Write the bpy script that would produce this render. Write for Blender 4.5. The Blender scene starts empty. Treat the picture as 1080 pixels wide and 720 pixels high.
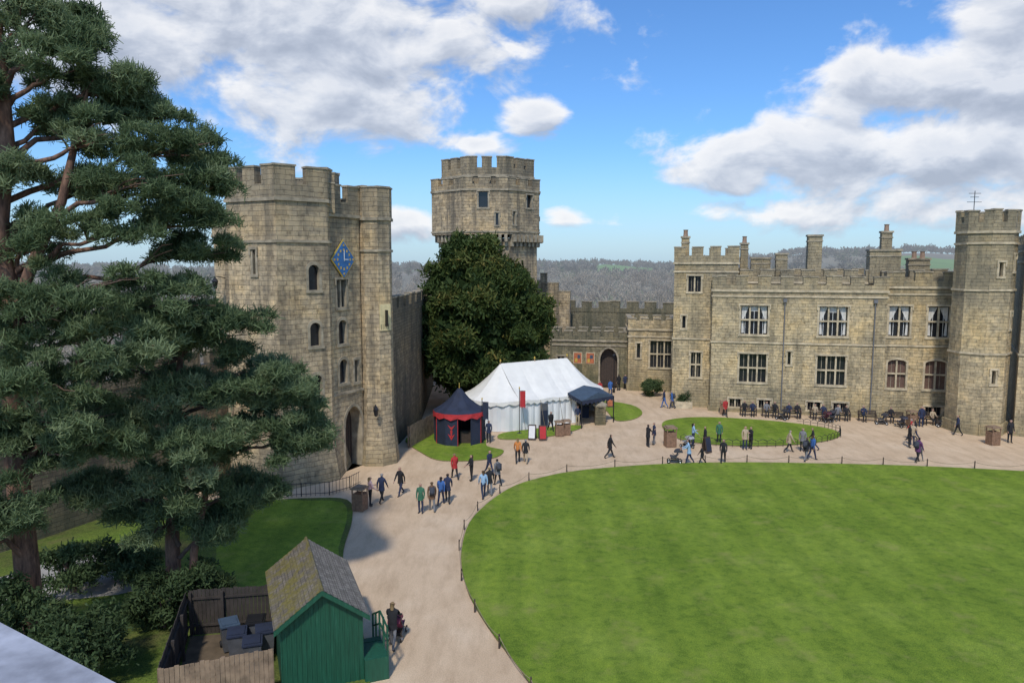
import bpy, math, random
import numpy as np
from mathutils import Vector
random.seed(7); rng=np.random.default_rng(11)
sc=bpy.context.scene
# ------------------------------------------------------------------ materials
def newmat(name):
    m=bpy.data.materials.new(name); m.use_nodes=True
    nt=m.node_tree; b=nt.nodes['Principled BSDF']
    return m,nt,b
def N(nt,t,**kw):
    n=nt.nodes.new(t)
    for k,v in kw.items(): setattr(n,k,v)
    return n
def L(nt,a,b): nt.links.new(a,b)
def noise(nt,vec,scale,detail=5,rough=.55):
    n=N(nt,'ShaderNodeTexNoise'); n.inputs['Scale'].default_value=scale
    n.inputs['Detail'].default_value=detail; n.inputs['Roughness'].default_value=rough
    if vec is not None: L(nt,vec,n.inputs['Vector'])
    return n.outputs['Fac']
def ramp(nt,fac,stops):
    r=N(nt,'ShaderNodeValToRGB'); L(nt,fac,r.inputs['Fac'])
    e=r.color_ramp.elements
    while len(e)<len(stops): e.new(.5)
    for i,(p,c) in enumerate(stops):
        e[i].position=p; e[i].color=(*c,1) if len(c)==3 else c
    return r.outputs['Color']
def mix(nt,fac,a,b,mode='MIX'):
    m=N(nt,'ShaderNodeMix',data_type='RGBA',blend_type=mode)
    def setin(sock,v):
        if hasattr(v,'links'): L(nt,v,sock)
        elif isinstance(v,(int,float)): sock.default_value=v
        else: sock.default_value=(*v,1)
    setin(m.inputs[0],fac); setin(m.inputs[6],a); setin(m.inputs[7],b)
    return m.outputs[2]
def mapping(nt,vec,scale):
    m=N(nt,'ShaderNodeMapping'); m.inputs['Scale'].default_value=scale; L(nt,vec,m.inputs['Vector']); return m.outputs[0]
def bump(nt,h,b,strength=.5,dist=.02):
    n=N(nt,'ShaderNodeBump'); n.inputs['Strength'].default_value=strength; n.inputs['Distance'].default_value=dist
    L(nt,h,n.inputs['Height']); L(nt,n.outputs[0],b.inputs['Normal'])
def plain(name,col,rough=.7,var=.18,scale=6,metal=0):
    m,nt,b=newmat(name)
    geo=N(nt,'ShaderNodeTexCoord').outputs['Object']
    f=noise(nt,geo,scale)
    c=ramp(nt,f,[(.3,tuple(x*(1-var) for x in col)),(.7,tuple(min(1,x*(1+var)) for x in col))])
    L(nt,c,b.inputs['Base Color']); b.inputs['Roughness'].default_value=rough; b.inputs['Metallic'].default_value=metal
    return m
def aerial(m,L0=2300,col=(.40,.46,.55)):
    # haze painted into far materials as emission, stronger with distance from the origin
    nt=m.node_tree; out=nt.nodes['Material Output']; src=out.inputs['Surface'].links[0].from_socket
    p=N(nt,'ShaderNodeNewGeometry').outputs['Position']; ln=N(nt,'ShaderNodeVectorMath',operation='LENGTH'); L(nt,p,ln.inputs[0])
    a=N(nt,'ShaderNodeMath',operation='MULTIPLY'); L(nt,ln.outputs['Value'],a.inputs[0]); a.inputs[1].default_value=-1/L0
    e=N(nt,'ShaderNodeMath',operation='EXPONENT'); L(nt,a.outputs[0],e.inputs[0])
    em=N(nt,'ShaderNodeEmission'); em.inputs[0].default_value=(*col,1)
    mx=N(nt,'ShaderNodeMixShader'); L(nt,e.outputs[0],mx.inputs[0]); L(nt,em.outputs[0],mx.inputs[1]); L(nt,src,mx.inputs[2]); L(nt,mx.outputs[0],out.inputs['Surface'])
def stone(name,c1,c2,bw=.62,bh=.3,stain=.55,mort=(.2,.175,.135),dark=(.10,.09,.07),off=.5,moss=.9,top=14.):
    m,nt,b=newmat(name)
    uv=N(nt,'ShaderNodeUVMap').outputs[0]; ob=N(nt,'ShaderNodeNewGeometry').outputs['Position']
    nn=N(nt,'ShaderNodeTexNoise'); nn.inputs['Scale'].default_value=1.1; nn.inputs['Detail'].default_value=3; L(nt,uv,nn.inputs['Vector'])
    sc_=N(nt,'ShaderNodeVectorMath',operation='SCALE'); L(nt,nn.outputs['Color'],sc_.inputs[0]); sc_.inputs[3].default_value=.16
    wob=N(nt,'ShaderNodeVectorMath',operation='ADD'); L(nt,uv,wob.inputs[0]); L(nt,sc_.outputs[0],wob.inputs[1])
    def brick(bw,bh,c1,c2):
        br=N(nt,'ShaderNodeTexBrick'); br.offset=off; br.squash=1.4; br.squash_frequency=3
        L(nt,wob.outputs[0],br.inputs['Vector']); br.inputs['Scale'].default_value=1
        br.inputs['Brick Width'].default_value=bw; br.inputs['Row Height'].default_value=bh
        br.inputs['Mortar Size'].default_value=.013; br.inputs['Mortar Smooth'].default_value=.7; br.inputs['Bias'].default_value=-.15
        br.inputs['Color1'].default_value=(*c1,1); br.inputs['Color2'].default_value=(*c2,1); br.inputs['Mortar'].default_value=(*mort,1)
        return br
    br=brick(bw,bh,c1,c2); b2=brick(bw*.73,bh*1.31,(1.14,1.08,.97),(.72,.72,.74))
    b2.inputs['Mortar'].default_value=(.9,.9,.9,1)
    c=mix(nt,.65,br.outputs['Color'],b2.outputs['Color'],'MULTIPLY')
    f1=noise(nt,ob,.33,5,.62)
    c=mix(nt,.9,c,ramp(nt,f1,[(.3,(.60,.61,.64)),(.5,(1,1,1)),(.7,(1.2,1.09,.88))]),'MULTIPLY')
    f2=noise(nt,ob,2.6,7,.74)
    c=mix(nt,1.0,c,ramp(nt,f2,[(.32,(.42,.41,.39)),(.5,(.98,.98,.98)),(.72,(1.32,1.28,1.2))]),'MULTIPLY')
    f3=noise(nt,mapping(nt,ob,(1.0,1.0,.11)),1.0,6,.68)
    st=ramp(nt,f3,[(.47,(0,0,0)),(.62,(stain,)*3)])
    c=mix(nt,st,c,dark)
    sp=N(nt,'ShaderNodeSeparateXYZ'); L(nt,ob,sp.inputs[0])
    def zone(a,bb,amt):
        mr=N(nt,'ShaderNodeMapRange'); L(nt,sp.outputs[2],mr.inputs[0]); mr.inputs[1].default_value=a; mr.inputs[2].default_value=bb; mr.inputs[3].default_value=0; mr.inputs[4].default_value=amt
        mu=N(nt,'ShaderNodeMath',operation='MULTIPLY'); L(nt,mr.outputs[0],mu.inputs[0]); L(nt,f2,mu.inputs[1]); return mu.outputs[0]
    c=mix(nt,zone(2.8,0,moss),c,(.095,.10,.05))
    # lichen and soot on the exposed wall tops
    c=mix(nt,zone(top-2.5,top+1,.8),c,(.125,.12,.09))
    L(nt,c,b.inputs['Base Color']); b.inputs['Roughness'].default_value=.92
    mm=N(nt,'ShaderNodeMath',operation='SUBTRACT'); L(nt,f2,mm.inputs[0]); L(nt,br.outputs['Fac'],mm.inputs[1])
    bump(nt,mm.outputs[0],b,.9,.05)
    return m
M={}
M['st_range']=stone('limestone_range',(.60,.49,.31),(.475,.39,.25),.6,.27,.5,(.36,.295,.195),(.155,.135,.09),top=11.5)
M['st_gate']=stone('sandstone_gate',(.59,.475,.315),(.42,.34,.23),.7,.3,.65,(.26,.21,.15),(.13,.11,.08),top=17)
M['st_tower']=stone('sandstone_tower',(.53,.425,.28),(.37,.295,.20),.7,.32,.75,(.22,.18,.13),(.115,.10,.075),top=23)
M['st_wall']=stone('brown_rubble',(.30,.235,.155),(.19,.15,.10),.5,.24,.7,(.12,.10,.075),(.07,.06,.045),moss=1.3,top=9)
M['st_mossy']=stone('mossy_wall_stone',(.33,.285,.18),(.22,.195,.125),.5,.24,.8,(.15,.135,.09),(.075,.08,.045),moss=1.5,top=5.2)
M['st_trim']=plain('dressed_stone',(.50,.415,.28),.9,.35,1.8)
M['st_trimd']=plain('dressed_stone_weathered',(.33,.28,.20),.9,.45,1.6)
M['lead']=plain('lead_roof',(.16,.16,.165),.6,.2,1)
M['curtain']=plain('curtain_cloth',(.6,.58,.54),.9,.15,4)
M['oak']=plain('oak_door',(.06,.04,.03),.7,.3,5)
M['black']=plain('black_iron',(.015,.015,.017),.45,.2,5)
m,nt,b=newmat('window_glass'); b.inputs['Base Color'].default_value=(.018,.02,.025,1); b.inputs['Roughness'].default_value=.12
f=noise(nt,N(nt,'ShaderNodeTexCoord').outputs['Object'],5); bump(nt,f,b,.25,.02); M['glass']=m
M['redshade']=plain('red_brown_blind',(.13,.075,.055),.8)
def grass(name,ca,cb,cc,fine=28,worn=None,mow=0):
    m,nt,b=newmat(name)
    o=N(nt,'ShaderNodeNewGeometry').outputs['Position']
    f=noise(nt,o,.22,6,.6); c=ramp(nt,f,[(.3,ca),(.5,cb),(.68,cc)])
    f2=noise(nt,o,fine,3,.75); c=mix(nt,.9,c,ramp(nt,f2,[(.3,(.36,.43,.36)),(.5,(1,1,1)),(.72,(1.55,1.45,1.3))]),'MULTIPLY')
    f4=noise(nt,o,2.0,7,.74); c=mix(nt,.95,c,ramp(nt,f4,[(.32,(.58,.66,.58)),(.5,(1,1,1)),(.7,(1.3,1.18,1.1))]),'MULTIPLY')
    if mow:
        w=N(nt,'ShaderNodeTexWave',wave_type='BANDS',bands_direction='X'); w.inputs['Scale'].default_value=.16; w.inputs['Distortion'].default_value=1.2; w.inputs['Detail'].default_value=2; L(nt,o,w.inputs['Vector'])
        c=mix(nt,mow,c,ramp(nt,w.outputs['Fac'],[(.3,(.86,.88,.86)),(.7,(1.08,1.07,1.05))]),'MULTIPLY')
    if worn:
        f5=noise(nt,o,.55,6,.7); c=mix(nt,ramp(nt,f5,[(.55,(0,0,0)),(.70,(.6,.6,.6))]),c,worn)
    L(nt,c,b.inputs['Base Color']); b.inputs['Roughness'].default_value=.85; b.inputs['Specular IOR Level'].default_value=.2
    bump(nt,f2,b,.7,.06); return m
M['lawn']=grass('lawn_grass',(.14,.22,.022),(.185,.272,.03),(.23,.315,.045),28,(.30,.30,.085),.6)
M['rough']=grass('grass_soil_mix',(.09,.075,.04),(.11,.155,.03),(.15,.225,.035),14,(.15,.12,.06))  # darker ground cover of its own: grass mixed with soil brown
def gravel():
    m,nt,b=newmat('gravel_path'); o=N(nt,'ShaderNodeNewGeometry').outputs['Position']
    f=noise(nt,o,.35,6,.6); c=ramp(nt,f,[(.3,(.56,.405,.255)),(.55,(.64,.475,.31)),(.75,(.70,.54,.37))])
    f2=noise(nt,o,22,4,.7); c=mix(nt,.8,c,ramp(nt,f2,[(.3,(.66,.66,.66)),(.5,(1,1,1)),(.72,(1.22,1.22,1.22))]),'MULTIPLY')
    f3=noise(nt,mapping(nt,o,(1,.25,1)),1.6,7,.7); c=mix(nt,.75,c,ramp(nt,f3,[(.35,(.78,.755,.73)),(.55,(1,1,1))]),'MULTIPLY')
    L(nt,c,b.inputs['Base Color']); b.inputs['Roughness'].default_value=.95; bump(nt,f2,b,.4,.02); return m
M['gravel']=gravel()
M['soil']=plain('bare_soil',(.13,.095,.06),.95,.35,2)
M['flag']=plain('flagstones',(.33,.31,.28),.9,.25,1.5)
M['curb']=plain('lawn_edging_soil',(.20,.16,.09),.95,.3,3)
def foliage_mat(name,stops,trans=.25):
    m,nt,b=newmat(name); a=N(nt,'ShaderNodeAttribute',attribute_name='tint')
    c=ramp(nt,a.outputs['Fac'],stops)
    L(nt,c,b.inputs['Base Color']); b.inputs['Roughness'].default_value=.7; b.inputs['Specular IOR Level'].default_value=.25
    if trans:
        tr=N(nt,'ShaderNodeBsdfTranslucent'); L(nt,c,tr.inputs['Color'])
        mx=N(nt,'ShaderNodeMixShader'); mx.inputs[0].default_value=trans
        L(nt,b.outputs[0],mx.inputs[1]); L(nt,tr.outputs[0],mx.inputs[2])
        L(nt,mx.outputs[0],nt.nodes['Material Output'].inputs['Surface'])
    return m
M['pine']=foliage_mat('pine_needles',[(0,(.055,.09,.038)),(.5,(.15,.21,.095)),(1,(.28,.34,.18))],.35)
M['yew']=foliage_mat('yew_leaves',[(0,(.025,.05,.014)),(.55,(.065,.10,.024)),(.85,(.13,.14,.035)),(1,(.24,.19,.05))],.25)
M['bush']=foliage_mat('bush_leaves',[(0,(.035,.06,.022)),(.6,(.085,.13,.05)),(1,(.15,.19,.08))],.25)
M['wood_d']=foliage_mat('bare_twigs',[(0,(.30,.25,.19)),(.5,(.41,.35,.27)),(.85,(.48,.41,.32)),(1,(.26,.29,.17))],.45)
M['wood_f']=foliage_mat('far_trees',[(0,(.19,.17,.14)),(.5,(.26,.23,.18)),(.8,(.31,.27,.20)),(1,(.17,.21,.12))],.5)
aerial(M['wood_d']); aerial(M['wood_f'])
m,nt,b=newmat('bark'); o=N(nt,'ShaderNodeTexCoord').outputs['Object']
f=noise(nt,mapping(nt,o,(5,5,1.2)),1.5,6,.65); L(nt,ramp(nt,f,[(.35,(.08,.045,.033)),(.6,(.24,.135,.09)),(.75,(.32,.20,.14))]),b.inputs['Base Color']); b.inputs['Roughness'].default_value=.95
bump(nt,f,b,.8,.04); M['bark']=m
M['branch']=plain('branch_bark',(.14,.09,.065),.95,.3,4)
M['canvas']=plain('white_canvas',(.80,.78,.72),.85,.06,1.2)
M['canvasw']=plain('white_canvas_wall',(.74,.74,.73),.85,.08,.8)
M['navy']=plain('navy_canvas',(.02,.028,.055),.8,.25,2)
M['red']=plain('red_canvas',(.45,.03,.035),.8,.15,3)
M['teal']=plain('blue_grey_canvas',(.05,.08,.12),.8,.2,3)
m,nt,b=newmat('green_boards'); o=N(nt,'ShaderNodeNewGeometry').outputs['Position']
f=noise(nt,mapping(nt,o,(5,5,.6)),2,6,.65); L(nt,ramp(nt,f,[(.3,(.008,.06,.032)),(.6,(.012,.095,.052)),(.75,(.03,.13,.08))]),b.inputs['Base Color']); b.inputs['Roughness'].default_value=.6; M['green']=m
def roofmat(name,c1,c2,moss):
    m,nt,b=newmat(name); o=N(nt,'ShaderNodeNewGeometry').outputs['Position']; uv=N(nt,'ShaderNodeUVMap').outputs[0]
    br=N(nt,'ShaderNodeTexBrick'); L(nt,uv,br.inputs['Vector']); br.inputs['Scale'].default_value=1
    br.inputs['Brick Width'].default_value=.2; br.inputs['Row Height'].default_value=.16; br.inputs['Mortar Size'].default_value=.008
    br.inputs['Color1'].default_value=(*c1,1); br.inputs['Color2'].default_value=(*c2,1); br.inputs['Mortar'].default_value=(.04,.035,.03,1)
    f=noise(nt,o,1.9,8,.74); c=mix(nt,ramp(nt,f,[(moss,(0,0,0)),(moss+.14,(.95,.95,.95))]),br.outputs['Color'],ramp(nt,noise(nt,o,9,5,.7),[(.3,(.085,.07,.022)),(.7,(.25,.205,.045))]))
    L(nt,c,b.inputs['Base Color']); b.inputs['Roughness'].default_value=.95; bump(nt,noise(nt,o,12,5,.7),b,.8,.05); return m
M['moss']=roofmat('mossy_shingles',(.22,.185,.145),(.13,.11,.085),.44)
M['shingle']=roofmat('shingles',(.28,.25,.21),(.17,.15,.125),.6)
M['fence']=plain('fence_timber',(.27,.185,.12),.9,.35,3)
M['fenced']=plain('dark_timber',(.05,.04,.033),.9,.3,3)
M['binwood']=plain('bin_timber',(.24,.145,.09),.85,.3,6)
M['ledge']=plain('painted_ledge',(.36,.37,.41),.6,.45,9)
M['ledged']=plain('ledge_dark',(.05,.045,.05),.7,.3,5)
M['gold']=plain('gilding',(.55,.38,.07),.4,.15,6)
M['blue']=plain('clock_blue',(.03,.16,.42),.5,.15,4)
M['white']=plain('white_paint',(.75,.75,.73),.6,.06,5)
M['yel']=plain('sundial_plaster',(.75,.62,.34),.8,.12,5)
M['orange']=plain('heraldic_orange',(.45,.14,.06),.8,.35,3)
M['grey']=plain('grey_plastic',(.10,.105,.115),.5,.2,4)
M['rope']=plain('rope',(.28,.22,.14),.9,.2,9)
M['brick']=plain('clay_pot',(.30,.2,.14),.9,.25,4)
_cc={}
def cloth(col):
    k=tuple(col)
    if k not in _cc: _cc[k]=plain('cloth_%d'%len(_cc),col,.85,.15,9)
    return _cc[k]
SK=plain('skin',(.50,.30,.22),.6,.08,12)
# ------------------------------------------------------------------ mesh builder
class MB:
    def __init__(s): s.v=[];s.f=[];s.mi=[];s.ms=[]
    def m(s,k):
        mt=M[k] if isinstance(k,str) else k
        if mt not in s.ms: s.ms.append(mt)
        return s.ms.index(mt)
    def ngon(s,pts,k):
        i=len(s.v); s.v+= [tuple(p) for p in pts]; s.f.append(tuple(range(i,i+len(pts)))); s.mi.append(s.m(k))
    def box(s,o,a,b,c,k):
        o=Vector(o);a=Vector(a);b=Vector(b);c=Vector(c)
        if a.cross(b).dot(c)<0: a,b=b,a
        P=[o,o+a,o+a+b,o+b,o+c,o+a+c,o+a+b+c,o+b+c]; i=len(s.v); s.v+=[tuple(p) for p in P]
        for q in ((3,2,1,0),(4,5,6,7),(0,1,5,4),(1,2,6,5),(2,3,7,6),(3,0,4,7)):
            s.f.append(tuple(i+j for j in q)); s.mi.append(s.m(k))
    def bx(s,x0,x1,y0,y1,z0,z1,k): s.box((x0,y0,z0),(x1-x0,0,0),(0,y1-y0,0),(0,0,z1-z0),k)
    def prism(s,poly,z0,z1,k,top=None,bottom=False):
        n=len(poly)
        for i in range(n):
            a=poly[i];b=poly[(i+1)%n]; s.ngon([(a[0],a[1],z0),(b[0],b[1],z0),(b[0],b[1],z1),(a[0],a[1],z1)],k)
        s.ngon([(p[0],p[1],z1) for p in poly],top or k)
    def tube(s,pts,rad,k,n=6,cap=True):
        pts=[Vector(p) for p in pts]; rings=[]
        for i,p in enumerate(pts):
            d=(pts[min(i+1,len(pts)-1)]-pts[max(i-1,0)]).normalized()
            up=Vector((0,0,1)) if abs(d.z)<.9 else Vector((1,0,0))
            x=d.cross(up).normalized(); y=x.cross(d)
            r=rad[i] if hasattr(rad,'__len__') else rad
            i0=len(s.v)
            for j in range(n):
                a=2*math.pi*j/n; s.v.append(tuple(p+x*math.cos(a)*r+y*math.sin(a)*r))
            rings.append(i0)
        k_=s.m(k)
        for q in range(len(rings)-1):
            a=rings[q];b=rings[q+1]
            for j in range(n):
                s.f.append((a+j,a+(j+1)%n,b+(j+1)%n,b+j)); s.mi.append(k_)
        if cap:
            s.f.append(tuple(rings[0]+j for j in range(n))); s.mi.append(k_)
            s.f.append(tuple(rings[-1]+n-1-j for j in range(n))); s.mi.append(k_)
    def obj(s,name,parent=None,smooth=False):
        me=bpy.data.meshes.new(name); me.from_pydata(s.v,[],s.f)
        for mt in s.ms: me.materials.append(mt)
        me.polygons.foreach_set('material_index',s.mi)
        if smooth: me.polygons.foreach_set('use_smooth',[True]*len(me.polygons))
        boxuv(me)
        o=bpy.data.objects.new(name,me); sc.collection.objects.link(o)
        if parent: o.parent=parent
        return o
def boxuv(me):
    me.update()
    nl=len(me.loops)
    if nl==0: return
    uvl=me.uv_layers.new(name='UVMap')
    co=np.empty(len(me.vertices)*3); me.vertices.foreach_get('co',co); co=co.reshape(-1,3)
    vi=np.empty(nl,dtype=np.int32); me.loops.foreach_get('vertex_index',vi)
    nr=np.empty(len(me.polygons)*3); me.polygons.foreach_get('normal',nr); nr=nr.reshape(-1,3)
    lt=np.empty(len(me.polygons),dtype=np.int32); me.polygons.foreach_get('loop_total',lt)
    nr=np.repeat(nr,lt,axis=0); P=co[vi]
    h=np.hypot(nr[:,0],nr[:,1])+1e-9
    tx=-nr[:,1]/h; ty=nr[:,0]/h
    u=P[:,0]*tx+P[:,1]*ty; v=P[:,2].copy()
    slope=(np.abs(nr[:,2])>.3)&(np.abs(nr[:,2])<.97); v[slope]=P[slope,2]/np.maximum(h[slope],.05)
    flat=np.abs(nr[:,2])>=.97; u[flat]=P[flat,0]; v[flat]=P[flat,1]
    uvl.data.foreach_set('uv',np.stack([u,v],1).ravel())
class Thing:
    def __init__(s,name,loc=(0,0,0),rot=0):
        s.name=name; s.parts={}; s.loc=loc; s.rot=rot
    def __getitem__(s,k):
        if k not in s.parts: s.parts[k]=MB()
        return s.parts[k]
    def finish(s,smooth=()):
        e=bpy.data.objects.new(s.name,None); sc.collection.objects.link(e)
        e.location=s.loc; e.rotation_euler=(0,0,s.rot); e.empty_display_size=.1
        for k,mb in s.parts.items(): mb.obj(k,e,k in smooth)
        return e
# ------------------------------------------------------------------ architecture helpers
def frame(p0,p1):
    d=Vector((p1[0]-p0[0],p1[1]-p0[1],0)); Ln=d.length; d.normalize(); n=Vector((d.y,-d.x,0))
    def P(s,z,o=0): return Vector((p0[0],p0[1],0))+d*s+n*o+Vector((0,0,z))
    return P,d,n,Ln
def fbox(mb,P,s0,s1,z0,z1,o0,o1,k):
    a=P(s0,z0,o0); mb.box(a,P(s1,z0,o0)-a,P(s0,z0,o1)-a,P(s0,z1,o0)-a,k)
def arch_pts(s0,s1,zs,zt,n=7):
    w=s1-s0; c=(s0+s1)/2; out=[]
    for i in range(n+1):
        a=i/n*math.pi/2; out.append((s0+(w/2)*(1-math.cos(a))**.9 if i else s0, zs+(zt-zs)*math.sin(a)**.92 if i else zs))
    out[-1]=(c,zt)
    out+= [(s0+s1-a,b) for a,b in reversed(out[:-1])]
    return out
def wall(T,p0,p1,z0,z1,ops=(),k='st_range',trim='st_trim'):
    P,d,n,Ln=frame(p0,p1); W=T['walls']
    ss=sorted({0,Ln,*[o['s']-o['w']/2 for o in ops],*[o['s']+o['w']/2 for o in ops]})
    zs=sorted({z0,z1,*[o['z'] for o in ops],*[o['z']+o['h'] for o in ops]})
    for i in range(len(ss)-1):
        for j in range(len(zs)-1):
            a=(ss[i]+ss[i+1])/2; b=(zs[j]+zs[j+1])/2
            if any(abs(a-o['s'])<o['w']/2 and o['z']<b<o['z']+o['h'] for o in ops): continue
            W.ngon([P(ss[i],zs[j]),P(ss[i+1],zs[j]),P(ss[i+1],zs[j+1]),P(ss[i],zs[j+1])],k)
    for o in ops:
        s0=o['s']-o['w']/2; s1=o['s']+o['w']/2; a=o['z']; b=a+o['h']; dp=o.get('dep',.3); kind=o.get('kind','win')
        arch=o.get('arch',0); zt=b-arch
        if arch:
            ap=arch_pts(s0,s1,zt,b-.03)
            h=len(ap)//2
            W.ngon([P(s0,b),*[P(x,z) for x,z in ap[:h+1]],P(ap[h][0],b)],k)
            W.ngon([P(s1,b),P(ap[h][0],b),*[P(x,z) for x,z in ap[h:]]],k)
            outline=[(s0,a)]+ap+[(s1,a)]
        else: outline=[(s0,a),(s0,b),(s1,b),(s1,a)]
        for q in range(len(outline)):
            (x,z),(x2,z2)=outline[q],outline[(q+1)%len(outline)]
            W.ngon([P(x,z),P(x2,z2),P(x2,z2,-dp),P(x,z,-dp)],trim)
        G=T['windows'] if kind!='gate' else T['gate_door']
        gm={'win':'glass','gate':'oak','slit':'glass','cur':'glass','red':'redshade','dark':'black'}[kind]
        G.ngon([P(x,z,-dp+.01) for x,z in outline],gm)
        if kind=='gate':
            for q in range(7):
                x=s0+(s1-s0)*(q+.5)/7; fbox(G,P,x-.03,x+.03,.05,zt+.2,-dp+.012,-dp+.05,'fenced')
        F=T['window_frames']
        if kind in('win','cur','red'):
            nx=o.get('nx',3); tz=o.get('tr',[.5]); mw=o.get('mw',.14)
            for q in range(1,nx):
                x=s0+(s1-s0)*q/nx; fbox(F,P,x-mw/2,x+mw/2,a,b-(.05 if not arch else arch*.35),-dp+.05,-.06,trim)
            for q,t in enumerate(tz):
                z=a+(b-a)*t
                for r in range(nx):
                    xa=s0+(s1-s0)*r/nx+(mw/2 if r else 0); xb=s0+(s1-s0)*(r+1)/nx-(mw/2 if r<nx-1 else 0)
                    fbox(F,P,xa+.002,xb-.002,z-mw/2,z+mw/2,-dp+.06,-.075,trim)
            for r in range(nx):
                xa=s0+(s1-s0)*(r+.5)/nx; fbox(F,P,xa-.018,xa+.018,a+.02,b-.1-arch*.5,-dp+.02,-dp+.035,'white' if kind=='cur' else 'st_trimd')
            if kind=='cur':
                C=T['curtains']; hw=(s1-s0)/nx*random.uniform(.3,.45)
                for r in range(nx):
                    xa=s0+(s1-s0)*r/nx+mw*.6; xb=s0+(s1-s0)*(r+1)/nx-mw*.6; y=-dp+.014
                    if r==0: C.ngon([P(xa,a+.1,y),P(xa+hw*.8,a+.1,y),P(xa+hw*.5,a+(b-a)*.5,y),P(xb,b-.1,y),P(xa,b-.1,y)],'curtain')
                    elif r==nx-1: C.ngon([P(xb,a+.1,y),P(xb,b-.1,y),P(xa,b-.1,y),P(xb-hw*.5,a+(b-a)*.5,y),P(xb-hw*.8,a+.1,y)],'curtain')
                    else: C.ngon([P(xa,b-.1,y),P(xb,b-.1,y),P(xb,b-.55,y),P(xa,b-.55,y)],'curtain')
        if kind!='dark':
            sw=.17
            fbox(F,P,s0-sw,s0-.002,a,b-arch,-.05,.035,trim); fbox(F,P,s1+.002,s1+sw,a,b-arch,-.05,.035,trim)
            if kind!='gate': fbox(F,P,s0-sw-.05,s1+sw+.05,a-.18,a-.002,-.05,.09,trim)
            if not arch:
                fbox(F,P,s0-sw-.06,s1+sw+.06,b+.002,b+.16,-.05,.12,trim)
                fbox(F,P,s0-sw-.06,s0-sw+.04,b-.35,b,.04,.118,trim); fbox(F,P,s1+sw-.04,s1+sw+.06,b-.35,b,.04,.118,trim)
            else:
                for q in range(len(ap)-1):
                    (x,z),(x2,z2)=ap[q],ap[q+1]; cx=(s0+s1)/2
                    def off(x,z,e):
                        v=Vector((x-cx,z-zt+.001)); l=v.length; v=v*(1+e/l) ; return cx+v.x,zt+v.y
                    xo,zo=off(x,z,.2);x2o,z2o=off(x2,z2,.2)
                    F.ngon([P(x,z,.05),P(x2,z2,.05),P(x2o,z2o,.05),P(xo,zo,.05)],trim); F.ngon([P(xo,zo,.05),P(x2o,z2o,.05),P(x2o,z2o,-.02),P(xo,zo,-.02)],trim); F.ngon([P(x,z,.05),P(x2,z2,.05),P(x2,z2,-.02),P(x,z,-.02)],trim)
_j=[0]
def jit():
    _j[0]=(_j[0]+1)%9; return _j[0]*.004
def parapet(T,p0,p1,z,hb=.7,hm=.75,mw=1.0,gw=.7,th=.4,k='st_range',trim='st_trim',out=.05,ragged=0):
    P,d,n,Ln=frame(p0,p1); B=T['battlements']; j=jit()
    cnt=max(1,round((Ln+gw)/(mw+gw))); sx=Ln/(cnt*mw+(cnt-1)*gw); mw*=sx; gw*=sx
    fbox(B,P,-.02-j,Ln+.02+j,z,z+hb+j,-th,out,k)
    s=0
    for i in range(cnt):
        h=hm+random.uniform(-ragged,ragged)+random.uniform(-.05,.05)
        if ragged and 0<i<cnt-1 and random.random()<.12: h*=.35
        a=s-(.03 if i==0 else 0)-j*(i==0); b=s+mw+(.03 if i==cnt-1 else 0)+j*(i==cnt-1)
        if i not in(0,cnt-1): a+=random.uniform(-.07,.07); b+=random.uniform(-.07,.07)
        fbox(B,P,a,b,z+hb+j+.001,z+hb+h+j,-th+.003,out-.003,k)
        fbox(B,P,a-.05,b+.05,z+hb+h+j+.001,z+hb+h+.11+j,-th-.04,out+.05,'st_trimd')
        s+=mw+gw
def band(T,p0,p1,z,h=.16,o=.09,trim='st_trim'):
    P,d,n,Ln=frame(p0,p1); j=jit(); fbox(T['string_courses'],P,-o*.6-j*.3,Ln+o*.6+j*.3,z+j,z+h+j,-.05,o+j*.2,trim)
def block(T,poly,z0,z1,ops={},k='st_range',trim='st_trim',par=True,bands=(),skip=(),roof='lead',pk={},plinth=0):
    n=len(poly)
    for i in range(n):
        a=poly[i];b=poly[(i+1)%n]
        wall(T,a,b,z0,z1,ops.get(i,()),k,trim)
        for zb in bands: band(T,a,b,zb,trim=trim)
        if plinth and not any(o['z']<plinth for o in ops.get(i,())):
            P,d,nn,Ln=frame(a,b); j=jit(); fbox(T['walls'],P,-.1-j,Ln+.1+j,z0,z0+plinth+j,-.02,.13+j*.3,k)
        if par and i not in skip:
            band(T,a,b,z1-.12,.2,.12,trim=trim); parapet(T,a,b,z1+.08+jit()*.3,k=k,trim=trim,**pk)
    T['roof'].ngon([(p[0],p[1],z1-.01) for p in poly],roof)
def octo(cx,cy,r,n=8,rot=0,sy=1):
    return [(cx+r*math.cos(rot+2*math.pi*i/n),cy+r*sy*math.sin(rot+2*math.pi*i/n)) for i in range(n)]
def offpoly(poly,e):
    cx=sum(p[0] for p in poly)/len(poly); cy=sum(p[1] for p in poly)/len(poly); o=[]
    for x,y in poly:
        l=math.hypot(x-cx,y-cy); o.append((cx+(x-cx)*(1+e/l),cy+(y-cy)*(1+e/l)))
    return o
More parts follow.
